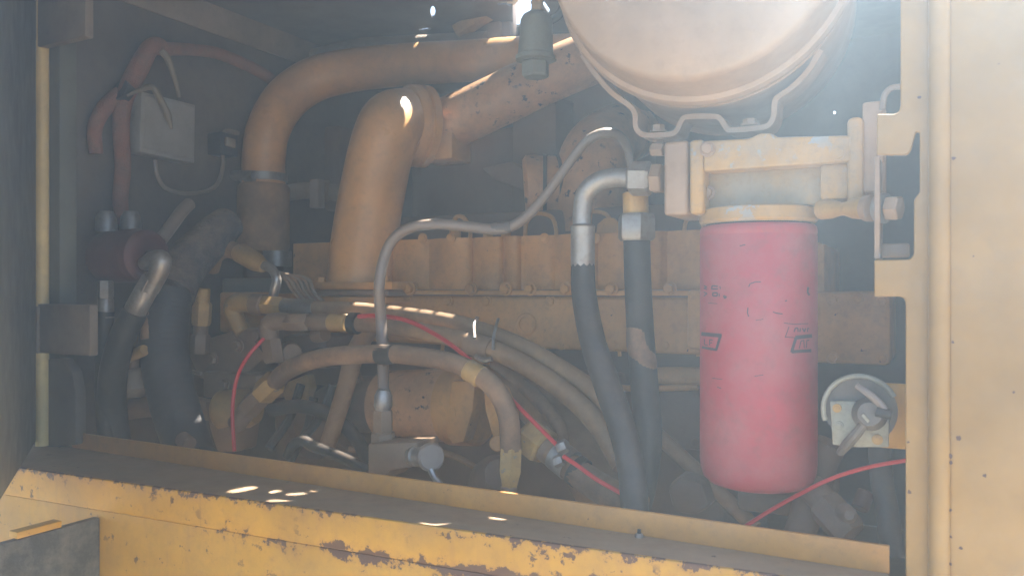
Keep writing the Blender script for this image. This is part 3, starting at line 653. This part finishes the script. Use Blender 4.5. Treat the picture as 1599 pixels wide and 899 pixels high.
part('hose', tubepx([(552, 504, .19), (620, 511, .195), (700, 526, .20), (760, 542, .20), (820, 570, .20), (880, 610, .195), (935, 664, .185), (972, 726, .17)], [13, 13.5, 14, 14.5, 15.5, 16, 17, 18], seg=18), M_RUBT, hb_)
part('crimp', cyl((516, 503, .19), (542, 504, .19), 14, 18), M_YFIT, hb_, 'bright yellow crimp ring')
part('band', cyl((548, 504, .19), (560, 505, .19), 17, 18), M_BLACK, hb_)
part('adapter', cyl((484, 503, .19), (518, 503, .19), 13, 16), M_BRASS, hb_)
part('nut', hexa((448, 503, .19), (484, 503, .19), 15, .3), M_BRASS, hb_)
part('elbow', tubepx([(452, 502, .19), (430, 502, .19), (420, 510, .19), (423, 535, .19), (428, 560, .19)], [13, 14, 16, 14, 12], seg=16), M_BRASS, hb_)
part('elbow_nut', hexa((424, 530, .19), (429, 566, .19), 17, .1), M_BRASS, hb_)
hc = part('hose_clamp', lathe(W(730, 534, .20), W(766, 546, .20), [(0, RP(17, W(750, 540, .2))), (.1, RP(18, W(750, 540, .2))), (.9, RP(18, W(750, 540, .2))), (1, RP(17, W(750, 540, .2)))], 20), M_BRASS, hb_)
part('clamp_ear', tubepx([(742, 556, .18), (756, 562, .18), (768, 560, .18)], 4, seg=8), M_STEEL, hc)
for x, y in ((739, 506), (742, 526), (771, 520), (772, 540)):
    pass
part('clip', tubepx([(770, 546, .185), (771, 525, .19), (775, 508, .2), (778, 498, .215)], 2.4, seg=8), M_STEEL, hb_)
part('clip', tubepx([(741, 528, .185), (740, 508, .2), (745, 496, .22)], 3.0, seg=8), M_STEEL, hb_)
hcc = thing('lower_arched_hose', 'lowest dusty hose arching over the starter from a yellow angled fitting to a hex fitting', 'hose', W(796, 772, .06), GH)
part('hose', tubepx([(425, 600, .15), (452, 576, .13), (500, 559, .11), (560, 553, .10), (620, 553, .097), (690, 562, .095), (735, 578, .093), (772, 606, .09), (793, 648, .09), (798, 704, .09)], [14, 14.5, 14.5, 14.5, 14.5, 15, 15.5, 16, 16.5, 17], seg=18), M_RUBD, hcc)
part('band', cyl((590, 553, .0985), (616, 553, .097), 15.5, 18), M_BLACK, hcc)
part('ring', cyl((730, 576, .0932), (752, 589, .0918), 17.5, 18), M_YFIT, hcc)
part('fitting', lathe((798, 698, .09), (795, 762, .085), [(0, RP(16, W(796, 730, .09))), (.05, RP(18.5, W(796, 730, .09))), (.6, RP(18.5, W(796, 730, .09))), (1, RP(12, W(796, 730, .09)))], 6, .2), M_YFIT, hcc)
part('tail', cyl((795, 758, .085), (794, 790, .085), 13, 16), M_BRASS, hcc)
part('angle_fitting', hexa((432, 594, .15), (408, 616, .15), 20, .2), M_YFIT, hcc)
part('nut', hexa((410, 614, .15), (386, 640, .15), 18, .4), M_BRASS, hcc)
part('stub', cyl((390, 634, .15), (368, 664, .15), 15, 16), M_BRASS, hcc)

# thin grey tube with test-port block
M_TAPE2 = mat('dusty_tape', (.15, .13, .12), .6, dust=.4, bump=.1)
tt = thing('thin_grey_tube', 'thin grey plastic tube rising from a test port block and looping over the manifold', 'tube', W(600, 735, .06))
part('tube', tubepx([(599, 640, .10), (598, 560, .125), (595, 500, .135), (592, 450, .125), (599, 405, .13), (614, 374, .135), (640, 356, .14), (680, 350, .15), (730, 354, .165), (780, 358, .18), (815, 344, .19), (850, 308, .20), (885, 260, .205), (915, 222, .21), (942, 208, .22), (966, 212, .24), (980, 232, .26), (986, 262, .26)], [9, 9, 8.8, 8.6, 8.5, 8.4, 8.4, 8.4, 8.4, 8.4, 8, 7.6, 7.4, 7.4, 8, 8, 7, 6], seg=14), M_TUBE, tt)
part('tape', cyl((768, 357, .177), (798, 354, .185), 9.2, 16), M_TAPE2, tt)
part('sleeve', lathe((599, 608, .10), (598, 640, .10), [(0, RP(10, W(600, 620, .1))), (.3, RP(14, W(600, 620, .1))), (.8, RP(14.5, W(600, 620, .1))), (1, RP(12, W(600, 620, .1)))], 18), M_STEEL, tt)
part('nut', hexa((598, 640, .10), (598, 676, .10), 16, .25), M_BRASS, tt)
part('adapter', hexa((598, 674, .10), (598, 692, .10), 19, .4), M_BRASS, tt)
tp = thing('test_port_block', 'grimy steel tee block with a capped test port below the thin tube', 'fitting', W(620, 740, .07))
part('block', prism([(574, 692), (652, 690), (652, 718), (640, 730), (610, 734), (600, 748), (574, 744)], .07, .12, .003), M_BRASS, tp)
part('port', lathe((640, 710, .09), (664, 712, .06), [(0, RP(15, W(650, 710, .08))), (.3, RP(15, W(650, 710, .08))), (.35, RP(17, W(650, 710, .08))), (.55, RP(17, W(650, 710, .08))), (.6, RP(14, W(650, 710, .08))), (1, RP(14, W(650, 710, .08)))], 20), M_STEEL, tp)
cp = W(672, 713, .055); ca = (cp - W(650, 710, .085)).normalized()
part('dust_cap', lathe(cp - ca * .010, cp + ca * .006, [(0, RP(14, cp)), (.4, RP(17, cp)), (.5, RP(22, cp)), (.85, RP(22, cp)), (1, RP(19, cp)), (1, .0005)], 28), M_TUBE, tp)
part('cap_strap', tubepx([(672, 732, .05), (678, 744, .05), (688, 756, .05)], 5, seg=8), M_STEEL, tp)

# brown slanting rod, starter motor, brackets
solo('dipstick_tube', 'slanting brown tube passing behind the hoses left of the thin grey tube', 'tube', tubepx([(580, 508, .28), (556, 548, .24), (541, 600, .20), (526, 650, .195), (508, 705, .19)], [15, 15, 14, 13.5, 13], seg=16), M_RUBT)
st = thing('starter_motor', 'dusty brown cylindrical starter motor low behind the arched hose', 'starter motor', W(670, 690, .28))
part('body', lathe((600, 632, .27), (712, 632, .265), [(0, RP(46, W(660, 632, .27))), (.04, RP(55, W(660, 632, .27))), (.96, RP(56, W(660, 632, .27))), (1, RP(50, W(660, 632, .27)))], 36), M_PIPEW, st)
part('end_housing', lathe((704, 634, .265), (750, 634, .262), [(0, RP(54, W(720, 632, .27))), (.1, RP(60, W(720, 632, .27))), (.9, RP(60, W(720, 632, .27))), (1, RP(52, W(720, 632, .27)))], 36), M_ENG, st)
part('mounting_ear', prism([(704, 594), (742, 594), (738, 640), (724, 690), (706, 694), (696, 680), (698, 640)], .205, .235, .004), M_ENG, st)
part('rear_cap', cyl((560, 630, .275), (604, 632, .27), 44, 28), M_DARK, st)
sg = thing('support_bracket', 'tan cast bracket with a round boss right of the starter motor', 'bracket', W(780, 700, .2))
part('web', prism([(752, 592), (780, 606), (796, 648), (798, 700), (778, 706), (766, 676), (756, 640)], .14, .17, .005), M_ENG, sg)
part('boss', cyl((776, 692, .14), (776, 692, .125), 12, 18), M_ENG, sg)
part('foot', lathe((768, 752, .2), (780, 740, .12), [(0, RP(38, W(770, 745, .16))), (.7, RP(34, W(770, 745, .16))), (1, RP(22, W(770, 745, .16)))], 28), M_DARK, sg)

# wide brown duct hose and clamp hose, bottom centre
solo('wide_brown_hose', 'wide dusty brown hose curving down behind the clamped connector', 'hose', tubepx([(758, 590, .32), (810, 606, .30), (858, 640, .28), (900, 690, .26), (935, 750, .24), (958, 815, .22)], [20, 34, 44, 46, 46, 44], seg=24), M_RUBT, None)
solo('slim_brown_hose', 'slim brown hose lying along the top of the wide brown hose', 'hose', tubepx([(770, 566, .24), (815, 600, .23), (850, 634, .21), (874, 668, .19), (880, 710, .18)], [8, 11, 12, 11, 10], seg=14), M_RUBD)
ch = thing('clamped_hose', 'short grey hose with a worm clamp and big hex connector at bottom centre', 'hose', W(990, 800, .08))
part('hose', tubepx([(862, 704, .12), (900, 736, .11), (945, 766, .10), (1000, 796, .09)], [20, 22, 24, 25], seg=20), M_RUBD, ch)
part('connector', hexa((822, 676, .13), (852, 700, .125), 31, .1), M_YFIT, ch)
part('collar', cyl((848, 696, .125), (868, 712, .12), 21, 18), M_BRASS, ch)
cl = part('hose_clamp', cyl((868, 708, .12), (892, 727, .115), 25, 22, .02), M_STEEL, ch)
part('clamp_screw', hexa((872, 700, .085), (886, 694, .085), 11), M_STEEL, cl)
part('clamp_screw', hexa((866, 722, .085), (880, 716, .085), 10), M_STEEL, cl)
part('hose_clamp', cyl((898, 732, .113), (908, 740, .111), 25, 22, .02), M_BLACK, ch)
solo('black_bent_hose', 'thin black hose bent over behind the sill with bright sun flecks', 'hose', tubepx([(448, 712, .08), (458, 694, .08), (474, 688, .08), (500, 700, .08), (535, 714, .08), (566, 728, .08), (600, 742, .09)], [7, 8, 8.5, 8.5, 8.5, 8.5, 8], seg=12), M_BLACK)
solo('slanting_rod', 'dull brown rod slanting down behind the red filter', 'rod', tubepx([(1020, 672, .26), (1100, 746, .24), (1180, 824, .22)], 12, seg=12), M_RUBT)

# red wires
GW = 'thin red wires across the engine bay'
def wire(label, pts, r=3.4): solo('red_wire', label, 'wire', tubepx(pts, r, seg=8, k=8), M_WIRE, GW)
wire('long red wire running over the centre hoses to the clamp', [(560, 494, .17), (590, 493, .165), (640, 502, .16), (700, 535, .15), (760, 585, .13), (820, 645, .10), (872, 697, .082)], 3.6)
wire('red wire hanging down beside the left angled fitting', [(412, 528, .15), (388, 555, .13), (370, 590, .125), (363, 640, .12), (366, 704, .11)], 3.0)
wire('short red wire between the clamp and the black hose', [(880, 712, .075), (904, 728, .07), (935, 750, .065), (990, 780, .06)], 3.6)
wire('red wire crossing under the red filter towards the right post', [(1150, 830, .09), (1200, 798, .085), (1250, 770, .08), (1300, 746, .075), (1360, 728, .07), (1430, 716, .06)], 3.2)

# ================================================================== LEFT CLUTTER
ts = thing('temperature_sender', 'small grey sender with a pale clip behind the rubber sleeve of the intake pipe', 'sender', W(488, 325, .52))
part('pipe', tubepx([(446, 302, .5), (470, 298, .51), (500, 298, .53), (530, 302, .56)], 13, seg=16), M_FLANGE, ts)
part('clip', box(483, 280, 497, 324, .48, .50, .002), M_TUBE, ts)
part('nut', hexa((500, 298, .525), (514, 299, .535), 18), M_BRASS, ts)
solo('drain_hose', 'dusty black hose running from the valve block down behind the sill', 'hose', tubepx([(424, 640, .2), (470, 634, .2), (520, 650, .215), (560, 690, .21), (580, 740, .2)], 11, seg=12), M_RUBBER, GH)
solo('brake_line', 'thin brown steel line bending below the starter motor', 'line', tubepx([(545, 700, .2), (600, 706, .22), (660, 702, .22), (710, 712, .21), (760, 740, .2)], 5, seg=10), M_RUBT)
solo('pump_flange', 'brown ribbed casting low behind the thin tube and arched hose', 'casting', lathe(W(470, 660, .36), W(560, 655, .34), [(0, RP(50, W(500, 660, .35))), (.1, RP(58, W(500, 660, .35))), (.3, RP(58, W(500, 660, .35))), (.32, RP(48, W(500, 660, .35))), (.6, RP(48, W(500, 660, .35))), (.62, RP(58, W(500, 660, .35))), (.9, RP(58, W(500, 660, .35))), (1, RP(50, W(500, 660, .35)))], 32), M_DARK)
hn2 = thing('wiring_harness', 'loose bundle of dark wires draped over the engine side left of centre', 'harness', W(450, 580, .22))
for i, (dx, dy) in enumerate(((0, 0), (7, 5), (-6, 8), (3, 14))):
    part('wire', tubepx([(404 + dx, 520 + dy, .2), (430 + dx, 556 + dy * .5, .21), (470 + dx, 560 + dy, .225), (500 + dx, 545 + dy, .23), (540 + dx, 560 + dy, .24), (560 + dx, 590 + dy, .25)], 3, seg=8), M_RUBD if i % 2 else M_BLACK, hn2)
fl2 = thing('lower_fittings', 'row of small brown hose fittings on the end bulkhead under the dark red housing', 'fitting', BW(130, 640, .03))
for i, (x, y) in enumerate(((236, 470), (246, 520), (214, 520))):
    part('fitting', hexa((x, y, .1), (x - 4, y + 26, .09), 13, .2), M_BRASS, fl2)
    part('stub', cyl((x - 4, y + 24, .09), (x - 8, y + 60, .08), 9, 14), M_RUBD, fl2)
bh = thing('fat_black_hose', 'fat black rubber hose with a dusty braided upper end at the left', 'hose', W(300, 700, .1), GH)
part('hose', tubepx([(262, 452, .13), (256, 500, .12), (258, 560, .11), (272, 630, .10), (300, 715, .085)], [38, 37, 36, 36, 36], seg=28, k=24, corr=.005), M_CORR, bh)
part('braided_sleeve', tubepx([(356, 348, .27), (338, 364, .24), (310, 392, .20), (282, 422, .165), (264, 460, .13)], [26, 30, 33, 36, 38.5], seg=28, k=8), M_MESH, bh, 'dusty grey braided end')
part('end_ring', cyl((284, 684, .055), (296, 694, .05), 12, 16), M_DARK, bh)
mt = thing('red_motor', 'dark red cylindrical housing beside the grey box bracket at left', 'motor', W(205, 440, .08))
part('housing', lathe((168, 402, .06), (222, 398, .05), [(0, RP(34, W(200, 400, .06))), (.1, RP(41, W(200, 400, .06))), (.9, RP(41, W(200, 400, .06))), (1, RP(36, W(200, 400, .06)))], 32), M_REDD, mt)
ec = W(226, 400, .045)
part('end_cover', lathe(ec - U * .01, ec + U * .012, [(0, RP(42, ec)), (.7, RP(41, ec)), (.9, RP(37, ec)), (1, RP(30, ec)), (1, .001)], 32), M_REDD, mt)
part('port', lathe(ec + U * .012, ec + U * .016, [(0, RP(10, ec)), (1, RP(9, ec))], 16), M_BLACK, mt)
h3 = thing('steel_crimp_hose', 'black hose with a silver elbow and crimp leaving the dark red housing', 'hose', W(180, 680, .0), GH)
part('elbow', tubepx([(226, 412, .03), (240, 404, .022), (252, 406, .02), (248, 424, .02), (234, 452, .02)], [11, 13, 15, 15, 14], seg=18), M_STEEL, h3)
part('nut', hexa((240, 432, .02), (228, 454, .02), 17, .2), M_STEEL, h3)
part('ferrule', cyl((230, 450, .02), (206, 494, .02), 17, 20), M_STEEL, h3)
part('hose', tubepx([(212, 484, .02), (190, 530, .02), (176, 590, .03), (176, 650, .045), (186, 715, .055)], [19, 20, 21, 22, 22], seg=20), M_RUBBER, h3)
h4 = thing('small_steel_hose', 'slim black hose with a pale steel collar by the left post', 'hose', W(165, 640, .03), GH)
part('hose', tubepx([(166, 486, .03), (163, 540, .03), (160, 600, .03), (166, 690, .03)], 12, seg=16), M_RUBBER, h4)
part('ferrule', cyl((165, 466, .03), (166, 498, .03), 11.5, 16), M_STEEL, h4)
part('nut', hexa((165, 438, .03), (165, 466, .03), 12), M_STEEL, h4)
gb_ = thing('grey_box', 'plain grey rectangular box fixed to the end bulkhead at left', 'box', BW(262, 250, .02))
g = [BW(221, 143, .035), BW(305, 164, .035), BW(304, 255, .035), BW(218, 237, .035)]
part('case', prismv(g, U * -.034, .002, 2), M_BOX, gb_)
gl = [BW(224, 148, .0355), BW(302, 168, .0355), BW(301, 249, .0355), BW(222, 233, .0355)]
part('lid', prismv(gl, U * .002, .001, 1), M_BOX, gb_)
def bt(pts, rpx, **k): return tubepx([BW(*p) for p in pts], rpx, **k)
lm = thing('orange_loom', 'orange braided cable loom forking down and arching along the bulkhead at left', 'cable loom', BW(190, 300, .03))
part('main_run', bt([(262, 84, .03), (248, 70, .034), (234, 76, .035), (219, 102, .035), (204, 132, .033), (193, 160, .03), (189, 200, .028), (192, 260, .03), (188, 310, .03), (191, 350, .03)], [10, 11, 13, 15, 15, 13.5, 12.5, 12, 11.5, 11], seg=16), M_LOOM, lm)
part('branch', bt([(202, 138, .022), (180, 154, .02), (160, 174, .02), (148, 202, .018), (150, 240, .015)], [12, 13, 12, 11, 10], seg=14), M_LOOM, lm)
part('arching_run', bt([(238, 70, .03), (252, 76, .03), (300, 78, .03), (340, 84, .03), (385, 102, .03), (420, 122, .03), (450, 150, .03)], [11, 11, 9, 9, 9, 9, 8], seg=14), M_LOOM, lm)
part('tie', lathe(BW(186, 140, .032), BW(198, 148, .032), [(0, RP(18, BW(190, 140, .03))), (1, RP(18, BW(190, 140, .03)))], 18), M_BLACK, lm)
part('tape_ribbon', bt([(198, 150, .05), (220, 140, .055), (238, 137, .055), (250, 155, .055), (262, 180, .055), (268, 202, .055)], [2, 4, 5, 5.5, 6, 2], seg=8), M_TAPE, lm)
part('tape_ribbon', bt([(252, 80, .04), (262, 92, .045), (272, 120, .045), (280, 152, .04)], [5, 6, 4, 3], seg=8), M_TAPE, lm)
solo('thin_cable', 'thin pale cable dangling below the grey box', 'cable', bt([(242, 250, .03), (246, 275, .03), (262, 296, .03), (300, 302, .03), (335, 292, .03), (348, 260, .03), (346, 225, .03), (352, 205, .03), (372, 208, .03)], 3.2, seg=8), M_TUBE)
rl = thing('relay_cluster', 'small dark relays with wires on the bulkhead beside the intake pipe', 'relay', BW(360, 250, .02))
part('relay', prismv([BW(344, 205, .04), BW(372, 212, .04), BW(372, 246, .04), BW(344, 240, .04)], U * -.035, .002), M_BLACK, rl)
part('relay_cap', prismv([BW(350, 214, .0405), BW(364, 218, .0405), BW(364, 232, .0405), BW(350, 228, .0405)], U * .008, .002), M_FLANGE, rl)
for (x, y) in ((168, 300), (206, 304)):
    pass
sv = thing('solenoid_pair', 'pair of dull steel solenoid terminals above the dark red housing', 'solenoid', BW(185, 360, .02))
for x in (166, 204):
    part('terminal', lathe(BW(x, 330, .045), BW(x, 362, .045), [(0, RP(10, BW(x, 340, .04))), (.3, RP(15, BW(x, 340, .04))), (1, RP(16, BW(x, 340, .04)))], 18), M_STEEL, sv)
solo('grey_conduit', 'short grey conduit slanting beside the fat braided hose', 'conduit', tubepx([(250, 376, .11), (268, 352, .14), (284, 330, .17), (296, 318, .19)], 10, seg=12), M_TUBE)
sh = thing('small_elbow_hose', 'small dusty elbow hose ending in a yellow fitting and bent steel line', 'hose', W(395, 410, .24))
part('hose', tubepx([(328, 420, .26), (336, 398, .255), (354, 389, .25), (378, 396, .245)], [14, 14, 14, 13], seg=16), M_RUBT, sh)
part('fitting', lathe((372, 393, .245), (412, 416, .24), [(0, RP(13, W(390, 405, .24))), (.1, RP(16, W(390, 405, .24))), (.7, RP(15, W(390, 405, .24))), (1, RP(10, W(390, 405, .24)))], 20), M_YFIT, sh)
part('steel_line', tubepx([(408, 412, .24), (424, 420, .24), (432, 436, .24), (428, 456, .24), (424, 474, .24)], [7.5, 7.5, 7.5, 7.5, 7], seg=12), M_STEEL, sh)
vf = thing('stacked_fitting', 'upright yellow and brown stacked fitting between the fat hose and valve block', 'fitting', W(315, 545, .2))
part('cap', cyl((317, 450, .2), (316, 474, .2), 11, 16), M_YFIT, vf); part('nut', hexa((316, 472, .2), (314, 508, .2), 15, .2), M_YFIT, vf)
part('collar', cyl((314, 506, .2), (313, 526, .2), 11, 16), M_BRASS, vf); part('base', hexa((313, 522, .2), (312, 552, .2), 15, .4), M_BRASS, vf)
vb = thing('valve_block', 'grimy brown cast valve block stack behind the left hose fittings', 'valve block', W(360, 620, .26))
part('upper_block', box(342, 456, 420, 520, .26, .36, .005), M_ENG, vb)
part('top_plate', box(346, 434, 436, 458, .28, .38, .004), M_GREEN, vb)
part('slab', prism([(292, 552), (318, 530), (372, 512), (420, 512), (424, 548), (380, 590), (310, 592)], .22, .34, .006), M_BRASS, vb)
part('lower_block', box(316, 582, 400, 624, .2, .34, .005), M_BRASS, vb)
part('drum', lathe((340, 640, .18), (400, 636, .2), [(0, RP(24, W(350, 640, .2))), (.1, RP(30, W(350, 640, .2))), (.8, RP(30, W(350, 640, .2))), (1, RP(24, W(350, 640, .2)))], 24), M_YFIT, vb)
part('drum_foot', prism([(318, 626), (352, 622), (372, 660), (366, 706), (338, 706), (326, 668)], .17, .22, .005), M_BRASS, vb)
for px, py in ((334, 560), (372, 540), (404, 524), (392, 470), (352, 600)): bolt(vb, (px, py, .2 if py > 520 else .255), 8, M_BRASS, -N, 1)
part('grime_cable', tubepx([(286, 566, .17), (298, 578, .17), (314, 583, .17)], 3, seg=8), M_TUBE, vb)
cbn = thing('cable_bundle', 'bundle of thin grey cables fanning out beside the riser flange', 'cable bundle', W(460, 470, .26))
for i in range(6):
    a = i * 7
    part('cable', tubepx([(432 + a * .5, 424 + i, .27), (446 + a, 436, .265), (456 + a, 452 + i, .26), (474 + a, 474, .26)], 2.6, seg=8), M_TUBE if i % 2 else M_RUBD, cbn)
sm = thing('sensor_block', 'dirty dark sensor cluster below the middle hose fittings', 'sensor', W(480, 560, .26))
part('body', box(440, 524, 510, 574, .24, .34, .006), M_DARK, sm)
part('plug', cyl((492, 524, .235), (508, 521, .23), 12, 16), M_BRASS, sm)
part('collar', cyl((452, 548, .235), (456, 552, .21), 16, 18), M_BRASS, sm)
part('bracket', prism([(448, 596), (478, 584), (484, 606), (470, 640), (452, 640), (440, 616)], .26, .28, .004), M_YFIT, sm)
for i, (x, y, x2, y2) in enumerate(((470, 600, 420, 700), (490, 620, 452, 720), (520, 600, 470, 690))):
    part('lead', tubepx([(x, y, .25), ((x + x2) / 2 + 8, (y + y2) / 2, .24), (x2, y2, .2)], 7, seg=10), M_RUBBER, sm)
fd = thing('round_fuel_bowl', 'dull round bowl with a yellow tap between the two black hoses at left', 'bowl', W(212, 620, .05))
part('bowl', lathe((212, 575, .09), (212, 620, .085), [(0, RP(16, W(212, 600, .09))), (.3, RP(24, W(212, 600, .09))), (.75, RP(27, W(212, 600, .09))), (1, RP(14, W(212, 600, .09)))], 24), M_FLANGE, fd)
part('tap', cyl((190, 562, .07), (226, 546, .07), 9, 14), M_YFIT, fd)
part('tap_lever', tubepx([(184, 566, .065), (170, 570, .06), (150, 574, .055)], 4, seg=8), M_BLACK, fd)
solo('cross_pipe', 'rusty brown pipe low behind the fat black hose', 'pipe', tubepx([(190, 640, .11), (230, 634, .13), (280, 632, .16), (330, 640, .2)], 17, seg=16), M_BRASS)

# ================================================================== RIGHT CLUTTER
M_SWK = mat('switch_grey', (.13, .115, .10), .55, dirt=((.2, .14, .1), .5, 50), bump=.1)
bs = thing('battery_switch', 'square zinc switch plate with round rim and lever on a yellow tab', 'switch', W(1345, 700, .03))
part('tab', prism([(1300, 600), (1340, 596), (1420, 600), (1420, 702), (1390, 700), (1300, 690)], .05, .056, .0015), M_BODY, bs)
rc = W(1343, 641, .03)
pts_r = [rc + U * math.cos(a) * RP(54, rc) + UP * math.sin(a) * RP(54, rc) for a in [R(200 - i * 11.5) for i in range(16)]]
part('rim', tube(pts_r, RP(4, rc), 10, 3), M_ZINC, bs)
part('rim_disc', lathe(rc + N * .004, rc + N * .007, [(0, RP(53, rc)), (1, RP(53, rc))], 40), M_SWK, bs)
part('plate', prism([(1296, 626), (1334, 626), (1352, 640), (1388, 642), (1388, 698), (1340, 698), (1300, 694)], .028, .032, .001), M_ZINC, bs)
part('knob', lathe(W(1358, 646, .028), W(1358, 646, .004), [(0, RP(26, rc)), (.4, RP(25, rc)), (.8, RP(20, rc)), (1, RP(17, rc)), (1, .0005)], 28), M_SWK, bs)
part('lever', tubepx([(1338, 602, .012), (1356, 614, .008), (1374, 630, .006), (1382, 640, .006)], [5, 6, 6, 6], seg=10), M_TUBE, bs)
part('lever_tip', cyl((1368, 642, .004), (1392, 648, .004), 8, 14), M_BLACK, bs)
part('key_slot', slab(W(1352, 652, .0035), U + UP * -1.2, UP + U * .8, -N, RP(14, rc), RP(5, rc), .002, .0005), M_ZINC, bs)
bolt(bs, (1307, 637, .027), 5, M_YFIT, -N, .4); bolt(bs, (1310, 664, .027), 5, M_ZINC, -N, .4); bolt(bs, (1370, 686, .027), 6, M_YFIT, -N, .4)
part('strut', tubepx([(1350, 660, .01), (1336, 678, .012), (1322, 694, .02), (1312, 706, .03)], [7, 8, 8, 6], seg=10), M_SWK, bs)
M_COUP = mat('oily_coupling', (.15, .095, .065), .6, dirt=((.22, .12, .07), .6, 40), dust=.3, bump=.2)
cg = thing('corner_coupling', 'brown pipe coupling with a pale boss low in the right corner behind the sill', 'coupling', W(1310, 840, .1))
part('body', hexa((1284, 784, .10), (1330, 834, .085), 29, .2), M_COUP, cg)
part('boss', lathe((1320, 800, .075), (1326, 804, .05), [(0, RP(15, W(1320, 800, .06))), (.8, RP(13, W(1320, 800, .06))), (1, RP(7, W(1320, 800, .06)))], 18), M_COUP, cg)
part('neck', cyl((1262, 756, .11), (1290, 786, .1), 22, 18), M_DARK, cg)
part('pipe', tubepx([(1296, 690, .13), (1278, 730, .13), (1262, 790, .12), (1244, 850, .11)], [26, 26, 24, 24], seg=16), M_DARK, cg)
solo('corner_hose', 'dark hose hanging in the right corner behind the post', 'hose', tubepx([(1374, 690, .09), (1376, 740, .085), (1386, 800, .08), (1394, 870, .07)], [17, 17, 17, 18], seg=16), M_RUBBER, GH)
solo('red_plug', 'small faded red plug beside the corner coupling', 'plug', cyl((1352, 768, .12), (1342, 794, .11), 13, 16), M_REDD)
solo('oily_clump', 'dark oily casting below the slanting rod', 'casting', prism([(1040, 760), (1060, 742), (1096, 752), (1110, 790), (1086, 806), (1050, 800)], .2, .28, .008), M_DARK)
# screw standing on the sill
sw = sillpt(998, 838)
ss = thing('sill_screw', 'small steel screw head sitting on the sill top below the hoses', 'screw', sw)
part('head', lathe(sw, sw + UP * .004, [(0, .0045), (.6, .0045), (1, .003)], 6), M_STEEL, ss); part('shank', lathe(sw + UP * .004, sw + UP * .008, [(0, .002), (1, .0018)], 10), M_BLACK, ss)

# ================================================================== ROOF, its gaps led back from the sun spots
bpy.context.view_layer.update()
ho.hide_viewport = True
dg = bpy.context.evaluated_depsgraph_get()
def first(o, d):
    h = sc.ray_cast(dg, o, d.normalized()); return h[1] if h[0] else None
for a, b, r in HOSE_GAPS:
    pa, pb = first(EYE, ray(a[0], a[1])), first(EYE, ray(b[0], b[1]))
    if pa is None or pb is None or (pa - pb).length > .12: continue
    m_ = (pa + pb) / 2
    if first(m_ + S * .03, S) is not None: continue
    gap(pa, pb, r)
for a, b, r in exec_gaps: gap(a, b, r)
sky_hole()
rect = [pt(sL - .3, -.012, ZR), pt(sL - .3, -.70, ZR), pt(.365, -.70, ZR), pt(.365, .24, ZR), pt(sR + .3, .24, ZR), pt(sR + .3, TB + .03, ZR), pt(sL - .3, TB + .03, ZR)]  # invented front edge: left overhang shades the haze, right cut-back lets sun in
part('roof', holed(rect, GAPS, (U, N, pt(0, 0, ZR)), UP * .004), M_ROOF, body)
ho.hide_viewport = False
